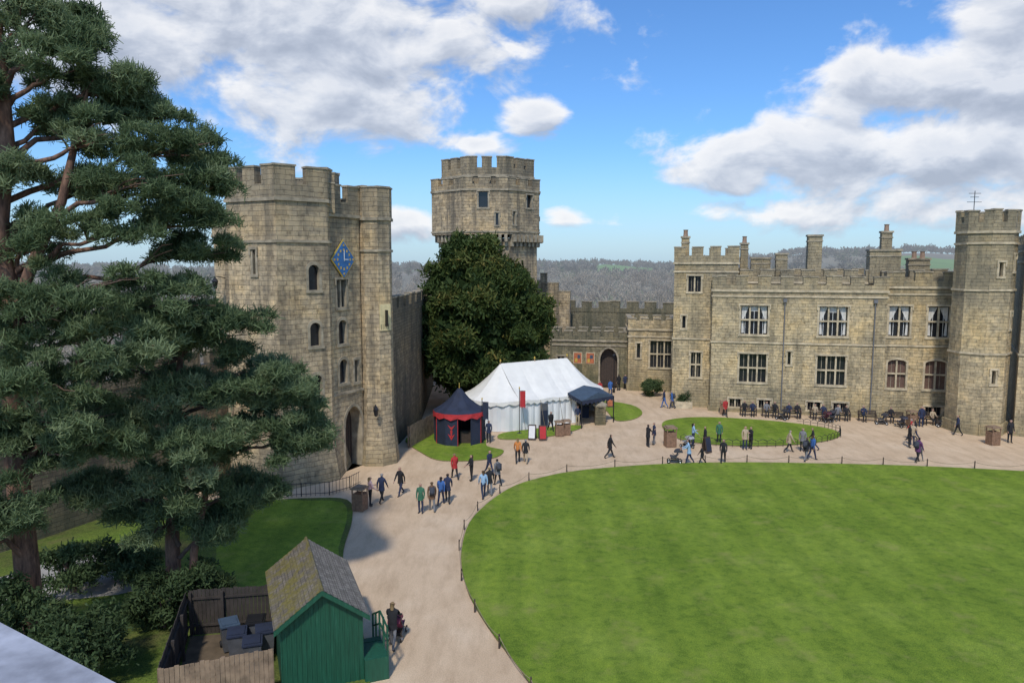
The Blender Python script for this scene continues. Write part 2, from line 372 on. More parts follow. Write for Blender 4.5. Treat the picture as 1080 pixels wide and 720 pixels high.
# ------------------------------------------------------------------ TERRAIN
def hgt(x,y):
    dx=x-8;dy=y-45; r=math.hypot(dx,dy); az=math.degrees(math.atan2(x,y))
    def ss(a,b,t): t=min(1,max(0,(t-a)/(b-a))); return t*t*(3-2*t)
    h=-9*ss(75,120,r)
    hill=14+20*ss(8,27,az)+2*math.sin(az*.35)+1.5*math.sin(az*.9+1)-4*ss(-2,-14,az)
    h+=hill*ss(300,1050,r)+1.5*math.sin(x*.011)*math.cos(y*.013)*ss(150,300,r)
    h+= (math.sin(x*.004+y*.003)*4)*ss(300,500,r)*(1-ss(700,1000,r))
    h-= 40*ss(1300,3500,r)
    return h
radii=[0,20,40,60,75,85,95,105,120,140,170,210,260,320,390,460,540,630,730,840,950,1050,1200,1500,2000,3500,6000]
g=MB(); nA=144
for r in radii:
    for a in range(nA):
        t=2*math.pi*a/nA; x=8+r*math.sin(t); y=45+r*math.cos(t); g.v.append((x,y,hgt(x,y)-.02))
for i in range(len(radii)-1):
    for a in range(nA):
        g.f.append((i*nA+a,(i+1)*nA+a,(i+1)*nA+(a+1)%nA,i*nA+(a+1)%nA)); g.mi.append(0)
m,nt,b=newmat('countryside'); o=N(nt,'ShaderNodeNewGeometry').outputs['Position']
vo=N(nt,'ShaderNodeTexVoronoi'); vo.inputs['Scale'].default_value=.011; L(nt,mapping(nt,o,(1,.5,1)),vo.inputs['Vector'])
sp=N(nt,'ShaderNodeSeparateColor'); L(nt,vo.outputs['Color'],sp.inputs[0])
c=ramp(nt,sp.outputs[0],[(0,(.16,.16,.11)),(.3,(.24,.20,.15)),(.55,(.16,.24,.09)),(.75,(.20,.18,.13)),(1,(.25,.22,.15))])
c=mix(nt,.6,c,ramp(nt,noise(nt,o,.05,5,.7),[(.3,(.7,.7,.7)),(.7,(1.2,1.2,1.2))]),'MULTIPLY')
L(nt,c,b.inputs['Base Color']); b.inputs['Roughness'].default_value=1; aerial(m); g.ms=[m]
g.obj('ground',smooth=True)
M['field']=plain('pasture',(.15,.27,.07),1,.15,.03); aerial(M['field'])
g=MB()
for (az0,r0) in ((27.3,640),(6.5,760)):
    for i in range(10):
        for j in range(5):
            def fp(i,j):
                az=math.radians(az0+i*.42); r=r0+j*45+20*math.sin(i*.7); x=r*math.sin(az);y=r*math.cos(az); return (x,y,hgt(x,y)+1.2)
            g.ngon([fp(i,j),fp(i+1,j),fp(i+1,j+1),fp(i,j+1)],'field')
g.obj('green_field')
def sheet(name,pts,z,mat,h=0,smooth_n=0):
    if smooth_n:
        out=[];n=len(pts)
        for i in range(n):
            p0,p1,p2,p3=[Vector(pts[(i+q)%n]) for q in(-1,0,1,2)]
            for s in range(smooth_n):
                t=s/smooth_n; out.append(tuple(.5*((2*p1)+(p2-p0)*t+(2*p0-5*p1+4*p2-p3)*t*t+(3*p1-p0-3*p2+p3)*t**3)))
        pts=out
    mb=MB(); mb.ngon([(p[0],p[1],z+h) for p in pts],mat)
    if h:
        for i in range(len(pts)):
            a=pts[i];b=pts[(i+1)%len(pts)]; mb.ngon([(a[0],a[1],z-.01),(b[0],b[1],z-.01),(b[0],b[1],z+h),(a[0],a[1],z+h)],'curb')
    mb.obj(name); return pts
sheet('gravel_path',[(-40,5),(70,5),(70,60),(45,75),(30,95),(-12,95),(-30,60)],.0,'gravel')
LAWN=[(3.5,15),(1.6,20),(.5,23.5),(-.9,27),(-1.96,30.5),(-2.45,34.7),(-2.1,39.4),(-.2,44.4),(2.2,47),(5.1,48.6),(10.5,50),(15.5,50.4),(20.4,50.2),(27,49.6),(34.3,48.2),(42,46),(50,40),(52,30),(48,20),(38,13),(20,9),(9,10)]
lawn_pts=sheet('lawn',LAWN,.004,'lawn',.06,5)
sheet('oval_lawn',[(12.7,60.5),(13.6,64),(17,65.4),(21.8,64.3),(25.6,62),(26.8,59.6),(25.4,57.2),(22,55.5),(17.3,55),(13.6,56.6)],.004,'lawn',.07,5)
sheet('lawn.001',[(8.6,73.5),(11.6,71.2),(12.1,67.5),(10.8,64.6),(9.2,64),(8.9,68)],.004,'lawn',.06,4)
sheet('lawn.002',[(-8.4,57.5),(-6.6,53),(-4.8,50.8),(-1.6,51.3),(-.6,53.6),(-1.9,55),(-2.3,58),(-5,60)],.004,'lawn',.06,4)
sheet('lawn.003',[(-.9,57.2),(1.6,57.4),(4,58.9),(5.9,61.3),(5.2,62.2),(2,60.8),(-.8,59.2)],.004,'lawn',.06,4)
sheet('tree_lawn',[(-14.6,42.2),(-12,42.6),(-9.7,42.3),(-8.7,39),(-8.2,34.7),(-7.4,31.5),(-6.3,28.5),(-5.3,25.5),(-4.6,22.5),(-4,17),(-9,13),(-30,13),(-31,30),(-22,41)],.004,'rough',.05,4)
sheet('bright_grass',[(-14.3,41.8),(-12,42.1),(-9.9,41.8),(-9,39),(-8.5,34.9),(-7.8,31.8),(-9.5,30),(-12,31),(-14.5,35)],.058,'lawn',.0,3)  # patch of plain lawn grass laid over the browner tree lawn
sheet('flagstone_path',[(-20.5,35),(-19.2,35.6),(-15.5,30.6),(-16.6,29.8),(-23,28),(-24,29.5)],.062,'flag')
# ------------------------------------------------------------------ GATEHOUSE
T=Thing('castle_gatehouse')
def W_(s,z,w,h,**k): return dict(s=s,z=z,w=w,h=h,**k)
A=[(-17.7,46.4),(-14.1,44.6),(-11.55,46.8),(-11.6,50.2),(-14.2,52.6),(-17.6,51.2)]
pkA=dict(hb=.8,hm=1.05,mw=1.1,gw=.6,th=.5)
aw=lambda s,z,w=.62,h=1.5,**k: W_(s,z,w,h,arch=.35,nx=1,tr=[],kind='slit',**k)
block(T,A,0,17.7,{1:[aw(2.35,12.2,.7,1.6),aw(2.35,8.7,.7,1.5),aw(2.35,5.4,.7,1.5),aw(2.5,2.9,.6,1.2)],0:[W_(2.2,13.2,.22,1.5,kind='slit'),W_(1.6,6.2,.22,1.5,kind='slit')]},'st_gate','st_trimd',bands=(15.1,),pk=pkA)
oa=offpoly(A,.55)
for i in range(6):
    a=A[i];b=A[(i+1)%6]; a2=oa[i];b2=oa[(i+1)%6]
    T['battered_base'].ngon([(a2[0],a2[1],0),(b2[0],b2[1],0),(b[0],b[1],2.6+.003*i),(a[0],a[1],2.6+.003*i)],'st_gate')
C0=(-11.6,47.35); C1=(-10.25,50.0)
C=[C0,C1,(-10.6,54),(-13.5,53.5),(-12.2,50)]
block(T,C,0,16.9,{0:[W_(1.95,0,1.75,4.3,kind='gate',arch=1.3,dep=.9),aw(1.05,6.0,.75,1.6),aw(1.05,8.6,.75,1.6),W_(1.05,11.0,.9,1.8,kind='win',nx=2,tr=[]),W_(2.35,5.9,.3,1.5,kind='slit')]},'st_gate','st_trimd',bands=(5.2,),pk=dict(hb=.8,hm=1.0,mw=.9,gw=.55,th=.4))
Bp=octo(-9.45,51.0,1.22,8,math.pi/8)
block(T,Bp,0,16.8,{},'st_gate','st_trimd',bands=(14.6,),pk=dict(hb=.9,hm=1.05,mw=.5,gw=.45,th=.25))
ob=offpoly(Bp,.35)
for i in range(8):
    a=Bp[i];b=Bp[(i+1)%8];a2=ob[i];b2=ob[(i+1)%8]
    T['battered_base'].ngon([(a2[0],a2[1],0),(b2[0],b2[1],0),(b[0],b[1],3.4+.003*i),(a[0],a[1],3.4+.003*i)],'st_gate')
D=[(-19.3,48.2),(-17.5,46.9),(-17.0,49.5),(-18.6,50.6)]
block(T,D,0,15.6,{0:[W_(1.1,9.5,.25,1.2,kind='slit')]},'st_gate','st_trimd',pk=dict(hb=.6,hm=.8,mw=.8,gw=.5,th=.3))
block(T,[(-13.2,52.6),(-9.9,52.0),(-9.9,57),(-17.5,57),(-17.2,51.4)],0,16.4,{},'st_gate','st_trimd',pk=dict(hb=.8,hm=.9,mw=1,gw=.6))
P,d,n,Ln=frame(C0,C1)
def diamond(mb,s,z,r,o,k):
    pts=[(s,z-r),(s+r*.95,z),(s,z+r),(s-r*.95,z)]
    f=[P(a,b,o) for a,b in pts]; bk=[P(a,b,o-.06) for a,b in pts]
    mb.ngon(f,k)
    for q in range(4): mb.ngon([bk[q],bk[(q+1)%4],f[(q+1)%4],f[q]],k)
CL=T['clock']; cs,cz=1.2,14.1
diamond(CL,cs,cz,1.28,.12,'gold'); diamond(CL,cs,cz,1.16,.15,'blue')
for q in range(12):
    a=q*math.pi/6; x=cs+.62*math.cos(a);z=cz+.62*math.sin(a); fbox(CL,P,x-.06,x+.06,z-.08,z+.08,.15,.165,'gold')
for q in range(4):
    a=q*math.pi/2; x=cs+.92*math.cos(a);z=cz+.92*math.sin(a); fbox(CL,P,x-.07,x+.07,z-.07,z+.07,.15,.164,'gold')
fbox(CL,P,cs-.03,cs+.03,cz-.1,cz+.6,.18,.2,'white'); fbox(CL,P,cs-.05,cs+.38,cz-.03,cz+.03,.2,.215,'white')
Ps,ds,ns,Ls=frame(Bp[6],Bp[7]); P5,_,_,L5=frame(Bp[5],Bp[6])
fbox(T['sundial'],Ps,.04,Ls-.02,9.3,11.1,0,.06,'yel'); fbox(T['sundial'],Ps,.45,.5,9.6,10.7,.06,.35,'black')
for q in range(5): fbox(T['sundial'],Ps,.1+q*.15,.13+q*.15,9.4,9.75,.06,.07,'black')
T.finish()
def lantern(name,p,q):
    t=Thing(name); b_=t['bracket']; p=Vector(p);q=Vector(q)
    b_.tube([p,(p+q)/2+Vector((0,0,.25)),q+Vector((0,0,.45))],.03,'black')
    c=q; t['lamp_glass'].tube([c+Vector((0,0,z)) for z in(-.35,-.3,.1,.12)],[.05,.1,.17,.17],'glass',6)
    t['cap'].tube([c+Vector((0,0,z)) for z in(.12,.14,.36,.45)],[.2,.2,.06,.01],'black',6)
    for a in range(6):
        an=a*math.pi/3; t['frame'].tube([c+Vector((math.cos(an)*.1,math.sin(an)*.1,-.3)),c+Vector((math.cos(an)*.18,math.sin(an)*.18,.12))],.012,'black',4)
    t.finish()
lantern('wall_lantern',(-9.5,49.9,4.0),(-9.2,49.2,3.9))
lantern('wall_lantern.001',(-18.3,47.4,12.9),(-18.7,46.7,12.6))
def cwall(name,pts,h,th=1.2,k='st_wall',mw=1.3,gw=.8,ragged=0):
    T=Thing(name)
    for i in range(len(pts)-1):
        a,b=pts[i],pts[i+1]; hh=h[i] if hasattr(h,'__len__') else h
        P,d,n,Ln=frame(a,b)
        wall(T,a,b,0,hh,(),k,'st_trimd')
        T['walls'].ngon([P(0,hh,0),P(Ln,hh,0),P(Ln,hh,-th),P(0,hh,-th)],'st_trimd')
        T['walls'].ngon([P(0,0,-th),P(0,hh,-th),P(Ln,hh,-th),P(Ln,0,-th)],k)
        T['walls'].ngon([P(0,0,0),P(0,0,-th),P(0,hh,-th),P(0,hh,0)],k); T['walls'].ngon([P(Ln,0,0),P(Ln,0,-th),P(Ln,hh,-th),P(Ln,hh,0)],k)
        parapet(T,a,b,hh+.002,hb=.5,hm=.8,mw=mw,gw=gw,th=.5,k=k,trim='st_trimd',ragged=ragged)
    T.finish()
cwall('curtain_wall',[(-9.0,52.2),(-8.0,64),(-8.9,83)],10.0)
cwall('curtain_wall.001',[(-27,31),(-24.5,34.5),(-18.6,47.6)],7.0,k='st_wall')
cwall('curtain_wall.002',[(2.6,93.5),(12,91.5),(24,88.5)],7.7,k='st_mossy',ragged=.08)
cwall('curtain_wall.003',[(2.2,90.6),(4.2,90.2),(5.6,89.9),(7.0,89.6)],[11.2,10.0,8.9],k='st_tower',ragged=.15,mw=.9,gw=.6)
T=Thing('rear_gate_building')
F0=(4.3,82.6);F1=(12.75,81.0)
Pq,_,_,Lg=frame(F0,F1)
block(T,[F0,F1,(13.4,86),(5,87.5)],0,5.2,{0:[W_(6.55,0,1.9,4.4,kind='gate',arch=1.3,dep=.8),W_(1.2,2.2,.7,1.2,kind='win',nx=2,tr=[])]},'st_mossy','st_trimd',pk=dict(hb=.35,hm=.55,mw=1,gw=.6))
for s_,c_ in((3.1,'orange'),(4.5,'orange')):
    fbox(T['heraldic_panels'],Pq,s_-.5,s_+.5,2.6,3.9,0,.05,'st_trim')
    fbox(T['heraldic_panels'],Pq,s_-.42,s_+.42,2.68,3.82,.05,.07,c_)
    fbox(T['heraldic_panels'],Pq,s_-.02,s_+.3,3.2,3.6,.07,.08,'teal'); fbox(T['heraldic_panels'],Pq,s_-.3,s_-.02,2.8,3.2,.07,.08,'gold')
fbox(T['string_courses'],Pq,.2,Lg-.1,4.6,4.8,0,.1,'st_trimd')
T.finish()
T=Thing('porter_lodge')
block(T,[(12.6,79.6),(17.3,78.6),(18.4,84),(13.2,85)],0,6.7,{0:[W_(3.45,2.6,2.2,2.9,kind='win',nx=3,tr=[.5]),W_(1.1,3.6,.35,1.6,kind='slit')]},'st_range','st_trim',bands=(5.8,),pk=dict(hb=.45,hm=.55,mw=.9,gw=.6),plinth=.8)
T.finish()
# far tower
T=Thing('castle_tower')
cx,cy=-3.0,87.5
sh=octo(cx+.4,cy,5.9,8,math.pi/8); up=octo(cx,cy,6.6,8,math.pi/8)
block(T,sh,0,16.5,{},'st_tower','st_trimd',par=False)
for i in range(8):
    P,d,n,Ln=frame(sh[i],sh[(i+1)%8])
    k=7
    for q in range(k):
        s=Ln*(q+.5)/k
        fbox(T['corbels'],P,s-.16,s+.16,15.6,16.1,-.1,.35,'st_trimd'); fbox(T['corbels'],P,s-.16,s+.16,16.1,16.9,-.1,.75,'st_trimd')
up_ops={5:[W_(2.4,19.8,1.0,1.7,kind='slit'),W_(3.9,17.9,.3,1.3,kind='slit')],6:[W_(1.0,18.0,.3,1.4,kind='slit'),W_(3.4,19.9,.8,1.4,kind='slit')],7:[W_(1.4,17.6,.6,1.3,kind='slit')]}
block(T,up,16.9,21.7,up_ops,'st_tower','st_trimd',bands=(17.1,),pk=dict(hb=.5,hm=.7,mw=1.1,gw=.6,th=.5))
T['corbels'].ngon([(p[0],p[1],16.88) for p in reversed(up)],'st_trimd')
top=octo(cx+.25,cy,5.6,8,math.pi/8)
block(T,top,21.7,23.3,{5:[W_(2.2,22.2,.3,.9,kind='slit')]},'st_tower','st_trimd',pk=dict(hb=.75,hm=1.1,mw=1.25,gw=.65,th=.6))
T.finish()
# ------------------------------------------------------------------ DOMESTIC RANGE
O=Vector((18.6,68.6,0)); dd=Vector((.9721,-.2345,0)); nn=Vector((-.2345,-.9721,0))
def Q(s,o=0): v=O+dd*s+nn*o; return (v.x,v.y)
T=Thing('castle_range')
Lm=14.9
main=[Q(0),Q(Lm),Q(Lm,-9),Q(0,-9)]
def big(s,z,w=2.35,h=2.65,kind='cur',**k): return W_(s,z,w,h,kind=kind,nx=3,tr=[.5],**k)
ops={0:[big(3.75,7.3),big(10.5,7.3),big(3.75,2.85,kind='win'),big(10.5,2.85,kind='win'),W_(2.3,.45,1.0,.8,kind='win',nx=2,tr=[]),W_(4.9,.45,1.0,.8,kind='win',nx=2,tr=[]),W_(9.2,.45,1.1,.8,kind='win',nx=2,tr=[]),W_(11.4,.45,1.1,.8,kind='win',nx=2,tr=[]),W_(6.9,4.6,.25,1.2,kind='slit')]}
pkR=dict(hb=.45,hm=.7,mw=1.15,gw=.75,th=.4)
block(T,main,0,11.3,ops,'st_range','st_trim',bands=(6.45,10.7),pk=pkR,plinth=.35)
block(T,[Q(2.6,-3.2),Q(20.4,-3.2),Q(20.4,-10),Q(2.6,-10)],10,12.0,{},'st_range','st_trim',pk=dict(hb=.45,hm=.6,mw=1.2,gw=.7))
block(T,[Q(-3.55,-1.6),Q(2.3,-1.6),Q(2.3,-7.5),Q(-3.55,-7.5)],0,13.8,{0:[W_(1.9,11.1,1.15,1.5,kind='win',nx=2,tr=[]),W_(2.2,2.9,.9,2.4,kind='win',nx=2,tr=[.5]),W_(1.0,7.6,.3,1.2,kind='slit')]},'st_range','st_trim',bands=(12.9,6.5),pk=dict(hb=.6,hm=.75,mw=1.0,gw=.65),plinth=.6)
sec=[Q(Lm+.01,-.55),Q(20.8,-.55),Q(20.8,-9),Q(Lm+.01,-9)]
ops={0:[W_(1.15,7.35,1.7,2.7,kind='cur',nx=2,tr=[.5]),W_(4.3,7.35,1.7,2.7,kind='cur',nx=2,tr=[.5]),W_(1.15,2.7,1.5,2.6,kind='red',nx=2,tr=[.5],arch=.3),W_(4.3,2.7,1.7,2.6,kind='red',nx=2,tr=[.5],arch=.3),W_(4.3,.35,1.3,.8,kind='win',nx=2,tr=[])]}
block(T,sec,0,11.7,ops,'st_range','st_trim',bands=(6.45,11.0),pk=pkR,plinth=.35)
tu=octo(38.55,60.6,2.2,8,math.pi/8)
block(T,tu,0,16.3,{5:[W_(.85,12.8,.3,1.1,kind='slit'),W_(.85,4.2,.3,1.1,kind='slit')],6:[W_(.8,13.2,.4,1.3,kind='slit'),W_(.8,8.6,.4,1.3,kind='slit')]},'st_range','st_trim',bands=(15.3,6.5,11.6),pk=dict(hb=.65,hm=.9,mw=.7,gw=.5,th=.3),plinth=.9)
block(T,[(40.5,58.6),(54,49),(62,60),(46,68)],0,14.8,{0:[W_(1.0,6.8,.5,1.5,kind='slit'),W_(4.0,7.35,2,2.6,kind='win',nx=3),W_(4,2.8,2,2.6,kind='win',nx=3)]},'st_range','st_trim',bands=(13.8,6.5),pk=pkR,plinth=.9)
P,d,n,Ln=frame(Q(0),Q(Lm))
for s in(6.35,13.9):
    T['drainpipes'].tube([P(s,.4,.14),P(s,10.6,.14)],.05,'lead',6); fbox(T['drainpipes'],P,s-.16,s+.16,10.3,10.6,.01,.26,'lead')
for s,o,za,zb,w,dp,pots in((-2.6,-3.4,13.8,16.2,.75,.75,1),(3.0,-5.5,12,15.6,.7,.8,1),(6.4,-5,12,14.6,1.05,.9,0),(9.3,-5,12,16.3,1.25,1.1,0),(15.2,-4.4,12,14.9,2.6,1.5,0),(15.6,-5.2,14.8,16.6,.9,.8,1),(18.6,-6,12,14.1,1.8,1.0,2),(4.6,-6.2,12,14.2,1.8,.9,0)):
    Cm=T['chimneys']
    fbox(Cm,P,s-w/2,s+w/2,za,zb,o,o+dp,'st_range'); fbox(Cm,P,s-w/2-.09,s+w/2+.09,zb+.001,zb+.17,o-.09,o+dp+.09,'st_trimd')
    fbox(Cm,P,s-w/2-.06,s+w/2+.06,zb-.5,zb-.38,o-.06,o+dp+.06,'st_trimd')
    for q in range(pots):
        x=s+(q-(pots-1)/2)*.7; c=P(x,zb+.17,o+dp/2); Cm.tube([c,c+Vector((0,0,.12)),c+Vector((0,0,.5)),c+Vector((0,0,.62))],[.26,.22,.2,.25],'brick',8)
c=Vector((37.9,61.5,16.8)); T['aerial'].tube([c,c+Vector((0,0,2.9))],.03,'black',5)
for z,w in((2.7,.5),(2.4,.35),(2.0,.6)): T['aerial'].tube([c+Vector((-w,0,z)),c+Vector((w,0,z))],.02,'black',4)
P,d,n,_=frame(Q(-3.55,-1.6),Q(2.3,-1.6))
for q in range(3): fbox(T['steps'],P,.3,2.0,0,.17*(3-q),.14,.5+.35*q+.1,'st_trim')
T.finish()
# ------------------------------------------------------------------ MARQUEE
T=Thing('white_marquee')
R0=Vector((-1.0,63,0));R1=Vector((5.0,66.7,0)); ax=(R1-R0).normalized(); pe=Vector((ax.y,-ax.x,0)); RL=(R1-R0).length
rad=3.35; out=[];na=10
for i in range(12): out.append((R0+ax*RL*i/11+pe*rad, R0+ax*RL*i/11))
for i in range(1,na):
    a=math.pi*i/na; out.append((R1+(pe*math.cos(a)+ax*math.sin(a))*rad,R1))
for i in range(12): out.append((R1-ax*RL*i/11-pe*rad,R1-ax*RL*i/11))
for i in range(1,na):
    a=math.pi*i/na; out.append((R0+(-pe*math.cos(a)-ax*math.sin(a))*rad,R0))
n=len(out); rf=T['roof']; K=7
def rp(i,t):
    e,r=out[i%n]; ez,rz=2.5,5.25
    p=e.lerp(r,t); z=ez+(rz-ez)*(t**1.25)-.07*math.sin(math.pi*t)*(i%2)-.12*math.sin(math.pi*t)*math.sin(i*.57)**2; return Vector((p.x,p.y,z+.05*math.sin(i*1.7)*(1-t)))
for i in range(n):
    for q in range(K):
        a,b,c_,d_=rp(i,q/K),rp(i+1,q/K),rp(i+1,(q+1)/K),rp(i,(q+1)/K)
        rf.ngon([a,b,c_,d_] if (c_-d_).length>1e-4 else [a,b,c_],'canvas')
for i in range(n):
    a,b=rp(i,0),rp(i+1,0); m_=(a+b)/2; T['valance'].ngon([a,b,b-Vector((0,0,.22)),m_-Vector((0,0,.38)),a-Vector((0,0,.22))],'canvas')
i_open=(9,10,11,12)
for i in range(n):
    e0,e1=out[i][0],out[(i+1)%n][0]; r=out[i][1]
    inn=((r-e0).normalized())*.12
    if i in i_open: continue
    for q in range(3):
        a=e0.lerp(e1,q/3)+inn*(1+ .8*(q==1));b=e0.lerp(e1,(q+1)/3)+inn*(1+.8*(q==0))
        T['side_walls'].ngon([(a.x,a.y,.02),(b.x,b.y,.02),(b.x,b.y,2.5),(a.x,a.y,2.5)],'canvasw')
    if i%3==0:
        o_=e0-inn*6; T['guy_ropes'].tube([rp(i,0),(o_.x,o_.y,0.02)],.015,'rope',4)
for q in(0,.5,1):
    c=R0+ax*RL*q; T['poles'].tube([c,c+Vector((0,0,5.4))],.06,'fence',6)
    T['poles'].tube([c+Vector((0,0,5.35)),c+Vector((0,0,5.5)),c+Vector((0,0,5.65))],[.03,.09,.01],'gold',6)
c0=R0+ax*RL*.68+pe*(rad-.1); c1=R1+ax*1.6+pe*(rad-.6)
fr=pe*2.0
cn=T['entrance_canopy']
a,b=c0+Vector((0,0,2.75)),c1+Vector((0,0,2.75)); a2,b2=a+fr-Vector((0,0,.4)),b+fr-Vector((0,0,.4))
mt=(a+b)/2+Vector((0,0,.45)); mt2=(a2+b2)/2+Vector((0,0,.5))
cn.ngon([a2,mt2,mt,a],'teal'); cn.ngon([mt2,b2,b,mt],'teal'); cn.ngon([a2,b2,mt2],'teal')
for x,y in((a2,b2),(a,a2),(b2,b)):
    for q in range(8):
        u,v=x.lerp(y,q/8),x.lerp(y,(q+1)/8); mm=(u+v)/2; cn.ngon([u,v,v-Vector((0,0,.25)),mm-Vector((0,0,.4)),u-Vector((0,0,.25))],'navy')
for p in(a2,b2): cn.tube([Vector((p.x,p.y,0)),p],.05,'black',6)
for q in range(3):
    p=c0.lerp(c1,.25+.25*q)-pe*1.2; cn.box((p.x-.5,p.y-.3,0),(1,0,0),(0,.5,0),(0,0,1.0),'navy')
w0=c0-pe*.15
cn.ngon([(w0.x,w0.y,.02),(w0.x+ax.x*1.1,w0.y+ax.y*1.1,.02),(w0.x+ax.x*1.1,w0.y+ax.y*1.1,2.4),(w0.x,w0.y,2.4)],'navy')
T.finish(smooth=('roof',))
T=Thing('tent_doorway_panel'); c=R0+ax*RL*.33+pe*(rad+.02)
b_=T['panel']; b_.box(c-ax*.4,ax*.7,pe*.04,Vector((0,0,2.1)),'grey'); b_.box(c-ax*.4+Vector((0,0,.2))+pe*.042,ax*.7,pe*.01,Vector((0,0,1.3)),'navy'); T.finish()
T=Thing('pavilion_tent'); c=Vector((-4.1,56.8,0)); nS=12; R=1.95
for i in range(nS):
    a0=2*math.pi*i/nS;a1=2*math.pi*(i+1)/nS
    def pc(a,r,z): return (c.x+math.cos(a)*r,c.y+math.sin(a)*r,z)
    prof=[(R*1.06,2.5),(R*.75,2.85),(R*.4,3.4),(.12,4.2)]
    for q in range(3): T['roof'].ngon([pc(a0,*prof[q]),pc(a1,*prof[q]),pc(a1,*prof[q+1]),pc(a0,*prof[q+1])],'navy')
    am=(a0+a1)/2
    T['valance'].ngon([pc(a0,R*1.061,2.5),pc(a1,R*1.061,2.5),pc(a1,R*1.065,2.2),pc(am,R*1.06,2.02),pc(a0,R*1.065,2.2)],'red')
    if i!=9: T['side_walls'].ngon([pc(a0,R,.02),pc(am,R*.97,.02),pc(a1,R,.02),pc(a1,R,2.48),pc(am,R*.97,2.48),pc(a0,R,2.48)],'navy')
    T['trim'].tube([pc(a0,R*1.01,.02),pc(a0,R*1.01,2.4)],.03,'red' if i%2 else 'navy',5)
T['pole'].tube([c+Vector((0,0,4.1)),c+Vector((0,0,4.6))],.03,'gold',5)
am=2*math.pi*8.5/nS; dirv=Vector((math.cos(am),math.sin(am),0)); tv=Vector((-dirv.y,dirv.x,0)); e=c+dirv*(R*.985)
def pe_(a,z): return e+tv*a+Vector((0,0,z))
T['emblem'].ngon([pe_(-.32,1.7),pe_(0,1.25),pe_(.32,1.7),pe_(0,1.5)],'red'); T['emblem'].ngon([pe_(-.1,1.2),pe_(0,.6),pe_(.1,1.2),pe_(0,1.3)],'red'); T['emblem'].ngon([pe_(-.3,1.0),pe_(0,.5),pe_(.3,1.0),pe_(0,.8)],'red')
T['counter'].box((c.x+.1,c.y-1.0,0),(1.2,0,0),(0,.5,0),(0,0,1),'oak')
T.finish()
def banner(name,x,y,h,col):
    t=Thing(name,(x,y,0)); t['pole'].tube([(0,0,0),(0,0,h)],.035,'black',6); t['pole'].tube([(0,0,h),(0,0,h+.08),(0,0,h+.2)],[.03,.07,.01],'gold',6)
    t['arm'].tube([(0,0,h-.15),(.5,0,h-.15)],.02,'black',5)
    mb=t['banner']
    for q in range(4):
        x0=.05+.11*q;x1=x0+.11; y0=.03*math.sin(q);y1=.03*math.sin(q+1); mb.ngon([(x0,y0,h-.18),(x1,y1,h-.18),(x1,y1,h-1.5-.1*(q%2)),(x0,y0,h-1.5)],col)
    t['base'].tube([(0,0,0),(0,0,.08)],[.25,.2],'black',10); t.finish()
banner('banner_pole',.6,59.2,3.7,'red'); banner('banner_pole.001',-2.3,56.0,3.4,'navy')
def lamp_post(x,y):
    t=Thing('lamp_post',(x,y,0)); t['post'].tube([(0,0,0),(0,0,.3),(0,0,.5),(0,0,3.6)],[.14,.14,.06,.045],'black',8)
    t['lantern'].tube([(0,0,3.6),(0,0,3.65),(0,0,4.0)],[.05,.12,.18],'glass',6); t['cap'].tube([(0,0,4.0),(0,0,4.02),(0,0,4.25)],[.22,.2,.02],'black',6); t.finish()
lamp_post(10.9,78.2)
# ------------------------------------------------------------------ SHED & compound
T=Thing('green_wooden_shed')
f0=Vector((-6.2,23.0,0)); l=Vector((-.364,.931,0)); w=Vector((.931,.364,0)); Lh=4.4; hw=1.3; ez,rz=2.5,3.45
def S(a,b,z): v=f0+w*a+l*b; return Vector((v.x,v.y,z))
for a in(-hw,hw): T['walls'].ngon([S(a,0,0),S(a,Lh,0),S(a,Lh,ez),S(a,0,ez)],'green')
for b_ in(0,Lh): T['walls'].ngon([S(-hw,b_,0),S(hw,b_,0),S(hw,b_,ez),S(0,b_,rz-.02),S(-hw,b_,ez)],'green')
nb=17
for q in range(nb+1):
    a=-hw+2*hw*q/nb; top=ez+(rz-ez)*(1-abs(a)/hw)-.08
    T['boards'].box(S(a-.02,-.025,0),w*.04,l*.022,Vector((0,0,top)),'green')
for q in range(20):
    b_=Lh*q/19; T['boards'].box(S(hw+.003,b_-.02,0),w*.02,l*.04,Vector((0,0,ez-.05)),'green')
ov=.22
sl=(rz-ez)/hw
for sgn,mt in((-1,'moss'),(1,'shingle')):
    nrow=9
    for q in range(nrow):
        a0=hw+ov-(hw+ov)*q/nrow; a1=hw+ov-(hw+ov)*(q+1)/nrow
        z0=rz-a0*sl+.06;z1=rz-a1*sl+.035
        T['roof'].ngon([S(sgn*a0,-.25,z0),S(sgn*a0,Lh+.2,z0),S(sgn*a1,Lh+.2,z1),S(sgn*a1,-.25,z1)],mt)
        T['roof'].ngon([S(sgn*a0,-.25,z0),S(sgn*a0,Lh+.2,z0),S(sgn*a0,Lh+.2,z0-.03),S(sgn*a0,-.25,z0-.03)],mt)
    a0=hw+ov
    p0=S(0,-.27,rz+.03);p1=S(sgn*a0,-.27,rz-a0*sl+.03)
    T['bargeboards'].box(p0,p1-p0,l*.03,Vector((0,0,-.17)),'green')
T['roof'].tube([S(0,-.26,rz+.05),S(0,Lh+.2,rz+.05)],.06,'moss',6)
for q in range(4): T['steps'].box(S(hw+.03,1.0+.3*q,0),w*.8,l*.28,Vector((0,0,.8-.2*q)),'green')
T['steps'].box(S(hw+.03,-.2,.0),w*.8,l*1.15,Vector((0,0,.8)),'green')
for b_ in(-.15,.5,1.2,1.9,2.5):
    zb=.8 if b_<1.1 else max(0,.8-(b_-1)*.55); T['railing'].box(S(hw+.78,b_,zb),w*.06,l*.06,Vector((0,0,1.05)),'green')
